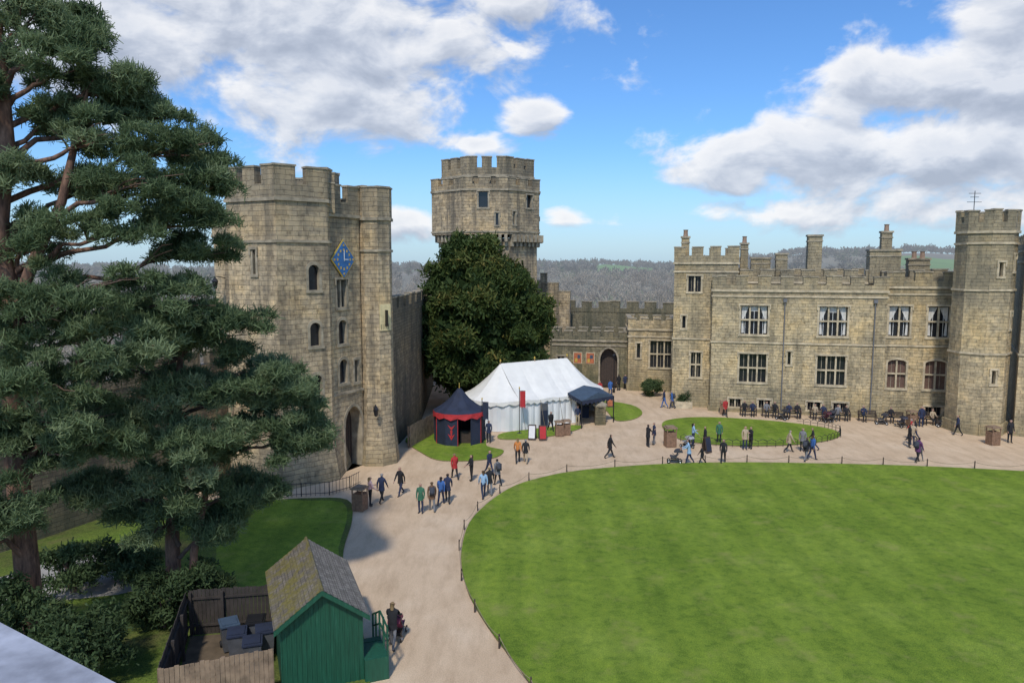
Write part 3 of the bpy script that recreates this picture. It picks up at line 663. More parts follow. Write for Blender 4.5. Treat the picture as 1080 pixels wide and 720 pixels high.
for dz in(.55,1.0): T['railing'].tube([S(hw+.81,-.15,.8+dz),S(hw+.81,1.1,.8+dz),S(hw+.81,2.55,dz+.02)],.035,'green',5)
T.finish()
def plank_fence(name,p0,p1,h,k,pw=.13,gap=.012):
    P,d,n,Ln=frame(p0,p1); mb=MB(); s=0
    while s<Ln:
        hh=h+random.uniform(-.03,.03); o=random.uniform(0,.01); fbox(mb,P,s,min(s+pw,Ln),.02,hh,o,o+.025,k); s+=pw+gap
    for z in(.4,h-.35): fbox(mb,P,0,Ln,z,z+.08,-.06,-.005,k)
    s=0
    while s<=Ln+.01: fbox(mb,P,s-.05,s+.05,0,h-.05,-.16,-.065,k); s+=1.8
    return mb.obj(name)
plank_fence('wooden_fence',(-10.6,21.0),(-7.55,22.2),1.85,'fence')
plank_fence('wooden_fence.001',(-12.1,26.3),(-10.65,21.05),1.8,'fenced')
plank_fence('wooden_fence.002',(-9.1,26.9),(-12.05,26.4),1.8,'fenced')
plank_fence('wooden_fence.003',(-7.7,54.6),(-6.2,59.6),1.7,'fence')
sheet('compound_floor',[(-10.6,21.1),(-7.6,22.3),(-9.1,26.8),(-12.0,26.3)],.066,'soil')
def wheelie(x,y,rot,body='grey',lid='navy'):
    t=Thing('wheelie_bin',(x,y,.06),rot); b_=t['body']
    b=[(-.24,-.28),(.24,-.28),(.24,.28),(-.24,.28)]; tp=[(-.3,-.36),(.3,-.36),(.3,.36),(-.3,.36)]
    for i in range(4):
        a,c_=b[i],b[(i+1)%4];a2,c2=tp[i],tp[(i+1)%4]; b_.ngon([(*a,.06),(*c_,.06),(*c2,1.0),(*a2,1.0)],body)
    t['lid'].box((-.33,-.4,1.0),(.66,0,0),(0,.8,0),(0,0,.05),lid); t['lid'].box((-.26,-.3,1.05),(.52,0,0),(0,.6,0),(0,0,.04),lid)
    for x_ in(-.3,.24): t['wheels'].tube([(x_,.3,.12),(x_+.06,.3,.12)],.12,'black',10)
    t['handle'].tube([(-.25,.42,.98),(.25,.42,.98)],.02,body,5); t.finish()
wheelie(-8.9,24.1,.3);wheelie(-8.75,24.95,.35);wheelie(-9.65,24.7,.3);wheelie(-9.3,25.6,.2,'grey','black');wheelie(-10.2,25.4,.5,'grey','teal')
T=Thing('timber_pallet',(-10.3,23.2,.07),.4)
for z in(.0,.14,.28):
    for q in range(6): T['slats'].box((-.6+.21*q,-.5,z+.1),(.1,0,0),(0,1,0),(0,0,.02),'fence')
    for q in range(3): T['slats'].box((-.6,-.5+.45*q,z),(1.15,0,0),(0,.1,0),(0,0,.098),'fence')
T.finish()
T=Thing('painted_parapet_ledge'); a=Vector((-1.138,1.57,13.2)); b=Vector((-.75,1.33,13.2)); e=(b-a).normalized(); inw=Vector((e.y,-e.x,0))
if inw.y>0: inw=-inw
s0=a-e*2.5; T['ledge'].box(s0-Vector((0,0,.05)),e*5.5,inw*.32,Vector((0,0,.05)),'ledge'); T['ledge'].box(s0+inw*.02-Vector((0,0,.18)),e*5.5,inw*.28,Vector((0,0,.128)),'ledged')
T['wall'].box(s0+inw*.06-Vector((0,0,13.2)),e*5.5,inw*.24,Vector((0,0,13.015)),'st_gate'); T.finish()
# ------------------------------------------------------------------ street furniture
def bin_(x,y,s=1,rot=0):
    t=Thing('litter_bin',(x,y,0),rot); w_=.32*s;h=.95*s
    t['body'].bx(-w_+.03,w_-.03,-w_+.03,w_-.03,.05,h,'binwood')
    for q in range(6):
        a=-w_+q*(2*w_-.09)/5
        for y_ in(-w_-.0,w_-.03): t['slats'].bx(a,a+.09,y_,y_+.03,.03,h-.02,'binwood')
        t['slats'].bx(-w_-.005,-w_+.028,a+.002,a+.085,.03,h-.022,'binwood'); t['slats'].bx(w_-.028,w_+.005,a+.002,a+.085,.03,h-.022,'binwood')
    for x_ in(-w_,w_-.06):
        for y_ in(-w_,w_-.06): t['posts'].bx(x_+.001,x_+.059,y_+.001,y_+.059,h+.001,h+.25*s,'binwood')
    t['lid'].bx(-w_-.06,w_+.06,-w_-.06,w_+.06,h+.25*s,h+.32*s,'fence'); t['lid'].bx(-w_+.05,w_-.05,-w_+.05,w_-.05,h+.322*s,h+.38*s,'fence'); t.finish()
for x,y,s in((-8.6,40.6,1.05),(3.8,58.4,.95),(4.4,58.8,.95),(12.0,55.0,1.2),(36.9,55.6,1.1),(19.5,67.2,.9),(34.2,62.2,1)): bin_(x,y,s,random.uniform(-.3,.3))
T=Thing('stone_pier',(7.6,62.8,0)); T['shaft'].prism([(-.45,-.45),(.45,-.45),(.45,.45),(-.45,.45)],0,1.6,'st_wall'); T['cap'].tube([(0,0,1.6),(0,0,1.75),(0,0,2.1)],[.62,.62,.05],'st_trimd',8); T.finish()
def aboard(x,y,rot,k):
    t=Thing('sandwich_board',(x,y,0),rot)
    for s in(-1,1):
        o=Vector((-.3,s*.28,.05)); t['frame'].box(o,(.6,0,0),(0,.03,0),(0,-s*.24,1.15),'oak')
        o2=Vector((-.24,s*.28+(.032 if s>0 else -.004),.18)); t['poster'].box(o2,(.48,0,0),(0,.004,0),(0,-s*.2,.95),k)
    t.finish()
aboard(2.4,57.0,.1,'red');aboard(1.6,57.2,-.2,'canvasw');aboard(14.3,53.2,.6,'navy');aboard(9.4,70.2,.1,'orange')
T=Thing('rope_fence'); cc=Vector((20,32)); last=None; posts=[]
for p in lawn_pts[5:80]:
    v=Vector(p)
    if last is None or (v-last).length>2.6:
        posts.append(v+(v-cc).normalized()*.12); last=v
for i,v in enumerate(posts):
    T['posts'].tube([(v.x,v.y,0),(v.x,v.y,.52),(v.x,v.y,.56)],[.04,.035,.02],'oak',6)
    if i:
        u=posts[i-1]; T['rope'].tube([(u.x+(v.x-u.x)*t,u.y+(v.y-u.y)*t,.46-.28*(1-(2*t-1)**2)*.7) for t in[0,.17,.33,.5,.67,.83,1]],.014,'rope',4)
T.finish()
T=Thing('hoop_railing'); arc=[(13.2,56.7),(15,55.4),(17.3,54.8),(20,54.9),(22.4,55.4),(24.6,56.5),(26.3,58),(27,59.8),(26.4,61.3),(24.6,62.8)]
arcv=[Vector((*p,0)) for p in arc]
for i in range(len(arcv)-1):
    a,b=arcv[i],arcv[i+1]; nh=4
    for q in range(nh):
        u=a.lerp(b,q/nh);v=a.lerp(b,(q+1)/nh); T['hoops'].tube([u,u+Vector((0,0,.45)),(u+v)/2+Vector((0,0,.6)),v+Vector((0,0,.45))],.022,'black',4)
    T['hoops'].tube([a+Vector((0,0,.3)),b+Vector((0,0,.3))],.016,'black',4)
T.finish()
T=Thing('metal_railing'); rp_=[Vector(p) for p in((-14.2,42.6,0),(-12.6,43.0,0),(-11,43.3,0),(-10,44.4,0),(-9.6,45.6,0))]
for i in range(len(rp_)-1):
    a,b=rp_[i],rp_[i+1]
    for q in range(6): u=a.lerp(b,q/6); T['rails'].tube([u,u+Vector((0,0,.85))],.013 if q else .03,'black',4)
    for z in(.15,.8): T['rails'].tube([a+Vector((0,0,z)),b+Vector((0,0,z))],.018,'black',4)
T.finish()
def bench(x,y,rot):
    t=Thing('park_bench',(x,y,0),rot)
    for q in range(4): t['seat'].bx(-.75,.75,-.22+.12*q,-.12+.12*q,.42,.45,'oak')
    for q in range(3): t['backrest'].bx(-.75,.75,.27,.295,.52+.14*q,.62+.14*q,'oak')
    for x_ in(-.72,.66):
        t['legs'].bx(x_,x_+.06,-.22,-.16,0,.62,'oak'); t['legs'].bx(x_,x_+.06,.2,.26,0,.9,'oak'); t['arms'].bx(x_-.005,x_+.065,-.24,.2,.62,.66,'oak')
    t.finish()
def pram(x,y,rot,col):
    t=Thing('pushchair',(x,y,0),rot); k=cloth(col)
    for sx in(-.25,.25):
        t['frame'].tube([(sx,-.45,1.02),(sx,-.2,.6),(sx,.4,.15)],.018,'grey',5); t['frame'].tube([(sx,-.35,.15),(sx,0,.5),(sx,.15,.62)],.018,'grey',5)
        for y_ in(-.38,.4):
            t['wheels'].tube([(sx-.02,y_,.13),(sx+.02,y_,.13)],.13,'black',12)
            t['hubs'].tube([(sx-.025,y_,.13),(sx+.025,y_,.13)],.05,'white',8)
    t['handle'].tube([(-.25,-.45,1.02),(.25,-.45,1.02)],.025,'black',5)
    t['seat'].box((-.22,-.1,.42),(.44,0,0),(0,.42,.04),(0,0,.06),k); t['seat'].box((-.22,-.14,.45),(.44,0,0),(0,-.16,.5),(0,.05,.02),k)
    def hp(a,x_): return (x_,-.25+.32*math.cos(a),.68+.32*math.sin(a))
    for q in range(5):
        a0=math.radians(20+28*q);a1=math.radians(48+28*q)
        t['hood'].ngon([hp(a0,-.23),hp(a0,.23),hp(a1,.23),hp(a1,-.23)],k)
    for sx in(-.23,.23): t['hood'].ngon([hp(math.radians(20+28*q),sx) for q in range(6)],k)
    t['basket'].box((-.2,-.3,.18),(.4,0,0),(0,.55,0),(0,0,.14),'black'); t.finish()
# ------------------------------------------------------------------ people
from mathutils import geometry
def pose_mesh(name,leg=(0,0),knee=(0,0),arm=(0,0),elb=(.25,.25),seat=False,coat=True,longhair=False,lean=0,pack=False):
    V=[];R=[];E=[];LB=[]
    def add(p,r,par=None,lb=None):
        V.append(Vector(p));R.append(r)
        if par is not None: E.append((par,len(V)-1)); LB.append(lb)
        return len(V)-1
    hz=.92
    pel=add((0,0,hz),.135)
    s1=add((0,lean*.2,hz+.2),.125,pel,'top'); s2=add((0,lean*.42,hz+.42),.15,s1,'top')
    nk=add((0,lean*.55,hz+.57),.058,s2,'top'); h0=add((0,lean*.58+.01,hz+.64),.07,nk,'skin'); h1=add((0,lean*.6+.015,hz+.71),.098,h0,'head'); h2=add((0,lean*.6+.005,hz+.78),.075,h1,'head')
    hands=[]
    for i,sx in enumerate((-1,1)):
        sh=Vector((sx*.18,lean*.45,hz+.47)); a=arm[i]
        el=sh+Vector((sx*.05,math.sin(a)*.28,-math.cos(a)*.28)); b=a+elb[i]; wr=el+Vector((-sx*.01,math.sin(b)*.25,-math.cos(b)*.25)); ha=wr+Vector((0,math.sin(b)*.09,-math.cos(b)*.09))
        q=add(sh,.068,s2,'top'); q=add(el,.052,q,'top'); q=add(wr,.036,q,'top'); q=add(ha,.036,q,'skin'); hands.append((ha,Vector((0,math.sin(b),-math.cos(b))),sx))
        hp=Vector((sx*.095,0,hz-.06)); l_=leg[i]; th=.41
        if seat: l_=math.radians(85)
        kn=hp+Vector((sx*.01,math.sin(l_)*th,-math.cos(l_)*th)); kb=l_-knee[i] if not seat else math.radians(0)
        an=kn+Vector((0,math.sin(kb)*.40,-math.cos(kb)*.40))
        toe=an+Vector((sx*.02,.16*math.cos(kb),-.03+.10*math.sin(min(0,kb))))
        q=add(hp,.095,pel,'top' if coat else 'leg'); q=add(kn,.066,q,'leg'); q=add(an,.048,q,'leg'); q2=add(an+Vector((0,0,-.045)),.045,q,'shoe'); add(toe+Vector((0,0,-.02)),.036,q2,'shoe')
    me=bpy.data.meshes.new('sk'); me.from_pydata([tuple(v) for v in V],E,[]); ob=bpy.data.objects.new('sk',me); sc.collection.objects.link(ob)
    sk=ob.modifiers.new('s','SKIN'); sk.use_smooth_shade=True
    for i,r in enumerate(R):
        d=me.skin_vertices[0].data[i]; d.radius=(r,r); d.use_root=(i==0)
    ss=ob.modifiers.new('u','SUBSURF'); ss.levels=1; ss.render_levels=1
    dg=bpy.context.evaluated_depsgraph_get(); ev=ob.evaluated_get(dg); res=bpy.data.meshes.new_from_object(ev)
    vs=[v.co.copy() for v in res.vertices]; fs=[tuple(p.vertices) for p in res.polygons]; mi=[]
    head=V[h1]
    for p in res.polygons:
        c=p.center; best=9;lb='top'
        for (a,b),l in zip(E,LB):
            ra=(R[a]+R[b])/2; q,t=geometry.intersect_point_line(c,V[a],V[b]); t=max(0,min(1,t)); q=V[a].lerp(V[b],t); dd_=(c-q).length/ra
            if dd_<best: best=dd_; lb=l
        if lb=='head':
            lb='hair' if (c.z>head.z+.055 or c.y<head.y-.02) else 'skin'
        if lb=='skin' and c.z>head.z-.13 and c.y<head.y-.03 and longhair: lb='hair'
        mi.append({'skin':0,'hair':1,'top':2,'leg':3,'shoe':4}[lb])
    bpy.data.objects.remove(ob); bpy.data.meshes.remove(me); bpy.data.meshes.remove(res)
    mb=MB(); mb.v=[tuple(v) for v in vs]; mb.f=fs; mb.mi=mi
    mb.m=lambda k:k
    for ha,dr,sx in hands:
        for q in range(4):
            o=ha+Vector((0,(q-1.5)*.018,0)) if abs(dr.z)>.6 else ha+Vector((0,0,(q-1.5)*.018)); ln=(.06,.075,.07,.055)[q]
            mb.tube([o,o+dr*(.03+ln*.5),o+dr*(.03+ln)+Vector((-sx*.02,0,0))],[.011,.010,.007],0,5)
        o=ha; mb.tube([o,o+dr*.02+Vector((-sx*.03,.03,0)),o+dr*.05+Vector((-sx*.035,.045,0))],[.014,.011,.008],0,5)
    y=head.y+.098; mb.tube([(0,y-.02,head.z+.01),(0,y+.012,head.z-.02),(0,y-.015,head.z-.032)],[.008,.014,.008],0,5)
    for sx in(-.035,.035): mb.tube([(sx,y-.016,head.z+.012),(sx,y-.004,head.z+.012)],[.012,.008],4,6)
    for sx in(-.095,.095): mb.tube([(sx,head.y-.015,head.z-.02),(sx,head.y-.01,head.z+.025)],[.014,.018],0,5)
    mb.tube([(-.025,y-.012,head.z-.055),(.025,y-.012,head.z-.055)],.007,5,4)
    if longhair:
        mb.tube([(0,head.y-.05,head.z+.03),(0,head.y-.08,head.z-.08),(0,head.y-.09,head.z-.2)],[.08,.085,.05],1,8)
    if pack:
        z=hz+.38; mb.box((-.15,lean*.4-.30,z-.28),(.3,0,0),(0,.17,0),(0,0,.42),6); mb.box((-.11,lean*.4-.345,z-.24),(.22,0,0),(0,.045,0),(0,0,.2),6)
        for sx in(-.11,.11): mb.tube([(sx,-.13+lean*.4,z+.1),(sx,0+lean*.45,z+.17),(sx,.15+lean*.4,z+.05),(sx,.13,z-.2)],.018,6,5)
    if coat and not seat:
        n_=12; r0=.16;r1=.185
        for q in range(n_):
            a0=2*math.pi*q/n_;a1=2*math.pi*(q+1)/n_
            f_=lambda a,r,z:(math.cos(a)*r*1.05,math.sin(a)*r*.85,z); mb.ngon([f_(a0,r0,hz+.02),f_(a1,r0,hz+.02),f_(a1,r1,hz-.18),f_(a0,r1,hz-.18)],2)
    mz=min(v[2] for v in mb.v)
    mb.v=[(v[0],v[1],v[2]-mz) for v in mb.v]
    me=bpy.data.meshes.new(name); me.from_pydata(mb.v,[],mb.f)
    for q in range(7): me.materials.append(SK)
    me.polygons.foreach_set('material_index',mb.mi); me.polygons.foreach_set('use_smooth',[True]*len(me.polygons)); boxuv(me)
    return me
r_=math.radians
POSE={
 'walk':pose_mesh('walk',(r_(24),r_(-20)),(r_(4),r_(22)),(r_(-22),r_(22)),lean=.08),
 'walk2':pose_mesh('walk2',(r_(-16),r_(18)),(r_(18),r_(3)),(r_(18),r_(-18)),coat=False,lean=.06,longhair=True),
 'walkp':pose_mesh('walkp',(r_(16),r_(-14)),(r_(3),r_(16)),(r_(-12),r_(14)),pack=True,lean=.1),
 'stand':pose_mesh('stand',(r_(2),r_(-2)),(0,0),(r_(4),r_(0))),
 'stand2':pose_mesh('stand2',(r_(3),r_(-4)),(0,0),(r_(10),r_(15)),elb=(r_(80),r_(40)),coat=False,longhair=True),
 'phone':pose_mesh('phone',(r_(1),r_(-2)),(0,0),(r_(35),r_(35)),elb=(r_(85),r_(80))),
 'push':pose_mesh('push',(r_(18),r_(-16)),(r_(4),r_(18)),(r_(35),r_(35)),elb=(r_(35),r_(35)),lean=.14,longhair=True),
 'sit':pose_mesh('sit',seat=True,arm=(r_(25),r_(25)),elb=(r_(60),r_(55)),coat=False),
 'sit2':pose_mesh('sit2',seat=True,arm=(r_(15),r_(35)),elb=(r_(70),r_(80)),coat=False,longhair=True)}
HAIR=[(.03,.02,.014),(.10,.06,.03),(.25,.17,.08),(.012,.01,.009),(.3,.29,.28)]
TOP={'nv':(.02,.03,.07),'bk':(.015,.015,.018),'gn':(.04,.14,.08),'bl':(.04,.12,.34),'lb':(.30,.45,.62),'rd':(.40,.03,.03),'br':(.16,.09,.05),'wh':(.62,.60,.58),'pk':(.55,.36,.36),'gy':(.18,.18,.19),'pu':(.12,.04,.12),'be':(.42,.33,.22),'or':(.55,.2,.05)}
def person(kind,x,y,deg,top,leg='bk',h=1.0,hair=None,name='walking_person',z=0):
    me=POSE[kind].copy(); hair=HAIR[random.randrange(5)] if hair is None else hair
    mats=[SK,cloth(hair),cloth(TOP[top]),cloth(TOP[leg]),cloth((.03,.028,.026)),cloth((.3,.08,.07)),cloth((.05,.055,.07))]
    for i,mm in enumerate(mats): me.materials[i]=mm
    if name=='walking_person' and kind in('stand','stand2','phone'): name='standing_person'
    o=bpy.data.objects.new(name,me); sc.collection.objects.link(o); o.location=(x,y,z); o.rotation_euler=(0,0,math.radians(deg)); s=h*random.uniform(.97,1.04); o.scale=(s,s,s); return o
PP=[('stand2',-8.15,41.3,-60,'pk','bk'),('walk',-7.6,41.9,-20,'nv','bk'),('walk',-6.7,43.3,150,'bk','nv'),('stand',-5.1,40.1,170,'gn','nv'),('walkp',-4.5,40.4,10,'br','gy'),
('walk2',-4.1,41.5,-10,'bl','nv'),('walk',-3.75,41.9,0,'nv','bk'),('walk',-3.7,46.6,20,'rd','bk'),('stand2',-2.6,46.2,120,'bk','bk'),('walk2',-1.7,42.7,15,'lb','nv'),('walk',-1.35,43.4,0,'bk','gy'),('walkp',-.9,45.2,30,'gy','bk'),
('walk',-1.5,47.6,-140,'nv','nv'),('walk2',.4,50.4,0,'or','bk'),('walk',.95,50.4,-5,'bk','be'),('stand',-1.8,56.2,170,'nv','bk'),('walk',7.0,51.7,-80,'bk','bk'),
('phone',10.3,54.9,-60,'bk','bk'),('stand',10.9,55.6,100,'nv','gy'),('push',12.3,50.2,80,'lb','nv'),('walk',13.2,50.2,90,'bk','bk',.72),('stand2',13.8,55.2,-90,'lb','nv'),('stand',14.5,54.4,90,'bk','gy'),
('walk2',14.7,50.3,160,'bk','bk'),('stand',17.4,54.1,180,'be','nv'),('phone',17.9,54.3,120,'bk','bk'),('walk',19.3,65.9,180,'rd','bk'),('walk2',14.6,69.9,90,'nv','bl'),('walkp',15.3,69.6,70,'bl','nv'),
('walk',20.4,53.3,-90,'be','bk'),('walkp',20.7,50.9,-60,'bk','gy'),('walk2',21.3,51.3,-70,'bl','nv'),('stand',21.5,53.6,150,'gy','bk'),('stand',30,54.7,-100,'bk','bk'),('phone',30.6,55.4,150,'be','nv'),('walk',31.4,57,60,'rd','bk'),('walk2',31.8,57.2,60,'bk','nv'),
('walkp',28.4,50.6,-70,'pu','bk'),('walk2',28.75,50.9,-70,'gy','gy',.75),('walk',10.3,76.4,0,'bl','nv'),('walk2',9.1,75.6,170,'rd','bk'),('walk',12.4,80,170,'nv','bk'),('stand',11.6,79.4,30,'bk','bk'),('stand',38.6,56.2,180,'bk','bk'),
('walk',3.2,60.0,-160,'bk','bk'),('stand2',5.6,62.0,170,'nv','be'),('walk',22.4,53.9,60,'bk','nv'),('stand',16.0,56.0,170,'gn','bk'),('stand',34.8,61.8,170,'nv','nv'),('walk2',36.0,58.6,80,'nv','bk')]
for a in PP: person(*a)
person('push',-4.35,25.6,-6,'bk','gy',1.0,HAIR[2],'person_pushing_pushchair')
pram(-4.3,26.4,-.1,(.25,.05,.09)); pram(11.35,50.45,math.radians(80),(.05,.05,.06)); pram(13.2,54.6,.5,(.4,.4,.42)); pram(33.0,61.6,.2,(.05,.05,.07)); pram(27.4,63.6,.3,(.1,.03,.04))
pr=math.degrees(math.atan2(-.2345,.9721))
for i,s in enumerate([3.4,5.3,7.2,9.4,11.3,13.4,15.6,18.2]):
    x,y=Q(s,1.5); bench(x,y,math.radians(pr))
    for q in range(random.choice((1,2,2))):
        xx,yy=Q(s-.35+.7*q,1.6); person(random.choice(('sit','sit2')),xx,yy,180+pr+random.uniform(-12,12),('bk','nv','gy','bk','nv','bk','be','nv','gy')[(i*2+q)%9],'bk',name='seated_person')
    if i%2: x,y=Q(s+.9,2.6); pram(x,y,random.uniform(0,3),(.04,.04,.05))
# ------------------------------------------------------------------ TREES
def leaves(name,parent,cent,tint,K,Ln,wd,mat,up=.3,seed=1,jitter=.12):
    g_=np.random.default_rng(seed); n=len(cent)
    C=np.repeat(cent,K,0)+g_.normal(0,jitter,(n*K,3))
    D=g_.normal(0,1,(n*K,3)); D[:,2]+=up; D/=np.linalg.norm(D,axis=1)[:,None]
    R_=g_.normal(0,1,(n*K,3)); S_=np.cross(D,R_); S_/=np.linalg.norm(S_,axis=1)[:,None]
    ln=Ln*g_.uniform(.6,1.3,(n*K,1)); w_=wd*g_.uniform(.7,1.3,(n*K,1))
    v=np.stack([C-S_*w_*.5,C+S_*w_*.5,C+D*ln+S_*w_*.3,C+D*ln-S_*w_*.3],1).reshape(-1,3)
    nf=n*K; me=bpy.data.meshes.new(name); me.vertices.add(nf*4); me.vertices.foreach_set('co',v.ravel())
    me.loops.add(nf*4); me.loops.foreach_set('vertex_index',np.arange(nf*4,dtype=np.int32))
    me.polygons.add(nf); me.polygons.foreach_set('loop_start',np.arange(0,nf*4,4,dtype=np.int32)); me.polygons.foreach_set('loop_total',np.full(nf,4,dtype=np.int32))
    t=np.clip(np.repeat(tint,K)+g_.normal(0,.1,nf),0,1)
    at=me.attributes.new('tint','FLOAT','POINT'); at.data.foreach_set('value',np.repeat(t,4).astype(np.float32))
    me.materials.append(M[mat]); me.update(calc_edges=True); me.validate()
    o=bpy.data.objects.new(name,me); sc.collection.objects.link(o)
    if parent: o.parent=parent
    return o
def puffs(pads,nsub,ntuft,seed,sub=(.45,.75),flat=.6,shell=.6):
    g_=np.random.default_rng(seed); cs=[];ts=[]
    for (x,y,z,rx,rz) in pads:
        pt=g_.normal(0,.12)
        for _ in range(nsub):
            d=g_.normal(0,1,3); d/=np.linalg.norm(d); r=g_.uniform(.25,1)**.5
            c=np.array([x,y,z])+d*r*np.array([rx,rx,rz]); sr=g_.uniform(*sub)
            e=g_.normal(0,1,(ntuft,3)); e/=np.linalg.norm(e,axis=1)[:,None]; e[:,2]=np.where(e[:,2]<-.3,-e[:,2],e[:,2])
            rr=g_.uniform(shell,1,(ntuft,1)); cs.append(c+e*rr*sr*np.array([1,1,flat])); ts.append(.45+pt+g_.normal(0,.13)+g_.normal(0,.08,ntuft))
    return np.concatenate(cs),np.concatenate(ts)
def branch(mb,a,b,r0,r1,k='branch',sag=.3,n=6):
    a=Vector(a);b=Vector(b); pts=[];ra=[]; wv=(b-a).length*.035
    for i in range(n+1):
        t=i/n; p=a.lerp(b,t)+Vector((random.uniform(-wv,wv),random.uniform(-wv,wv),math.sin(t*math.pi)*sag+random.uniform(-wv,wv)))*(0 if i in(0,n) else 1); pts.append(p); ra.append(r0+(r1-r0)*t)
    mb.tube(pts,ra,k,6,False)
up_pads=[(-16.3,26,22,1.6,.8),(-15.2,27,22.1,.9,.5),(-15.4,25.8,20.4,1.7,.75),(-13.9,26.8,20.1,1.1,.5),(-13.5,27.8,19.3,1.5,.65),(-14.0,25.6,18.2,1.7,.8),(-11.9,27.6,18.0,1.5,.7),(-10.9,27.5,16.9,1.0,.8),(-12.4,25.4,16.7,1.7,.9),(-11.0,26.3,15.5,1.2,.6),(-13.2,25.3,15.2,1.9,.85),(-16.3,25.0,14.6,1.5,.9),(-11.6,27.2,14.4,1.5,.6),(-18.3,26,24,2,.8),(-16.6,26.2,24.5,1.6,.6),(-19.5,27,21,1.8,.8),(-20,26,18,2,.8),(-19.5,25,15,2,.9),(-17.5,26,26,1.8,.9),(-17.6,24.9,19.3,1.3,.8),(-15.6,26.4,18.9,1.2,.6),(-16.9,25.0,16.8,1.2,.6),(-14.8,26,21.3,1.0,.5),(-14.9,26.6,16.6,1.2,.6)]
pine_pads=up_pads+[(-13.8,24.1,13.2,2.1,1.0),(-11.8,26,12.5,1.7,.9),(-16,24,12.3,1.5,1.1),(-15.1,23.7,10.2,1.9,1.1),(-16.3,25.5,7.5,1.6,1.0),(-16.5,23.3,6.3,1.2,1.1),(-12.9,24.9,11.3,2.3,1.0),(-18.2,24.5,11.5,1.9,1.2),(-18.3,25.0,8.8,1.9,1.2),(-17.8,24.0,4.9,1.4,1.1),(-14.6,24.5,8.6,1.6,.9),(-14.8,26.5,12.0,1.8,.9)]
T=Thing('pine_tree'); tr=T['trunk']
tp=[(-17.6,25.6,0),(-17.4,25.5,3),(-17.4,25.3,8),(-17.0,25.2,12),(-17.3,25.2,15),(-16.9,25.3,18),(-17.1,25.6,21),(-17.5,26,24),(-17.3,26.1,26)]
tr.tube(tp,[.55,.42,.36,.33,.29,.25,.19,.12,.05],'bark',10)
tr.tube([(-17.0,25.2,12.2),(-16.2,25.2,14),(-15.3,25.5,16),(-14.9,25.9,18.2),(-14.6,26.3,20)],[.2,.19,.15,.11,.04],'bark',8)
for (x,y,z,rx,rz) in pine_pads:
    zz=max(3,min(24,z-1.4-.12*abs(x+17.2))); bx=-17.2; by=25.4
    branch(T['branches'],(bx,by,zz),(x,y,z-.2),.12,.04,'bark',.3,8)
    for _ in range(6):
        a=random.uniform(0,6.28); branch(T['branches'],(bx+(x-bx)*.7,by+(y-by)*.7,zz+(z-zz)*.75),(x+math.cos(a)*rx*.8,y+math.sin(a)*rx*.8,z+random.uniform(-.3,.4)*rz),.045,.012,'branch',.1,4)
c,t=puffs(up_pads,16,32,3,(.32,.68)); c2,t2=puffs(pine_pads[len(up_pads):],17,34,33,(.35,.7))
e=T.finish(smooth=('trunk','branches')); leaves('needles',e,np.concatenate([c,c2]),np.concatenate([t,t2])+.05,14,.24,.034,'pine',.6,5,.07)
p2=[(-10.8,27.9,11.3,1.5,.9),(-12.6,26.8,11.6,1.6,.9),(-10.4,28.7,9.5,2.0,1.1),(-8.9,29.5,7.8,1.3,1.0),(-12.6,27.6,8.7,2.2,1.1),(-14,25.5,7.9,1.8,1.0),(-10,28.4,6.9,1.9,.9),(-8.2,29.4,6.9,.9,.6),(-12.2,27.3,5.8,1.8,1.0),(-10.4,29.2,4.9,1.4,.8),(-15.6,27.2,5.3,1.5,.8),(-13.8,28,3.9,1.7,.9),(-11.6,28.9,3.4,1.2,.7),(-9.3,28.6,9.0,1.2,.7),(-14.6,28.5,10,1.8,1.1),(-11.4,26.4,7.3,1.5,.8),(-15.8,28,7.6,1.5,1.0)]
T=Thing('pine_tree.001'); T['trunk'].tube([(-13.7,28.7,0),(-13.6,28.6,3),(-13.3,28.5,6),(-13.0,28.4,9),(-12.6,28.2,11.5)],[.34,.27,.22,.16,.05],'bark',9)
T['trunk'].tube([(-12.7,28.2,0),(-12.6,28.2,2.5),(-12.0,28.2,5),(-11,28.4,8)],[.2,.16,.12,.05],'bark',8)
for (x,y,z,rx,rz) in p2:
    zz=max(1.6,z-1.2); branch(T['branches'],(-13.3,28.5,zz),(x,y,z-.1),.10,.03,'branch',.2)
    for _ in range(5):
        a=random.uniform(0,6.28); branch(T['branches'],(-13.3+(x+13.3)*.65,28.5+(y-28.5)*.65,zz+(z-zz)*.7),(x+math.cos(a)*rx*.8,y+math.sin(a)*rx*.8,z),.035,.012,'branch',.1,4)
c,t=puffs(p2,19,34,8,(.35,.7))
e=T.finish(smooth=('trunk','branches')); leaves('needles',e,c,t+.12,15,.24,.034,'pine',.6,9,.07)
def bush(pads,seed,mat='bush',name='evergreen_bush',nsub=16,nt_=40):
    T=Thing(name)
    for (x,y,z,rx,rz) in pads:
        for q in range(5): branch(T['stems'],(x+random.uniform(-.2,.2),y,0),(x+random.uniform(-rx,rx)*.7,y+random.uniform(-rx,rx)*.5,z+rz*.4),.05,.015,'branch',.1,4)
    c,t=puffs(pads,nsub,nt_,seed,(.35,.65),.8)
    e=T.finish(); leaves('leaves',e,c,t-.1,9,.17,.06,mat,.3,seed,.09)
bush([(-17.4,23.5,1.9,1.5,1.7),(-15.9,23.2,1.6,1.2,1.3)],21)
bush([(-13.8,22.9,1.1,1.1,1.0),(-14.8,23.6,1.3,1.2,1.2)],22)
bush([(-12.4,28.0,1.2,1.0,.9),(-13.4,27.0,1.1,1.1,.9)],23)
bush([(-16.5,31,.8,1.2,.7),(-18.5,30,1.1,1.4,1)],24)
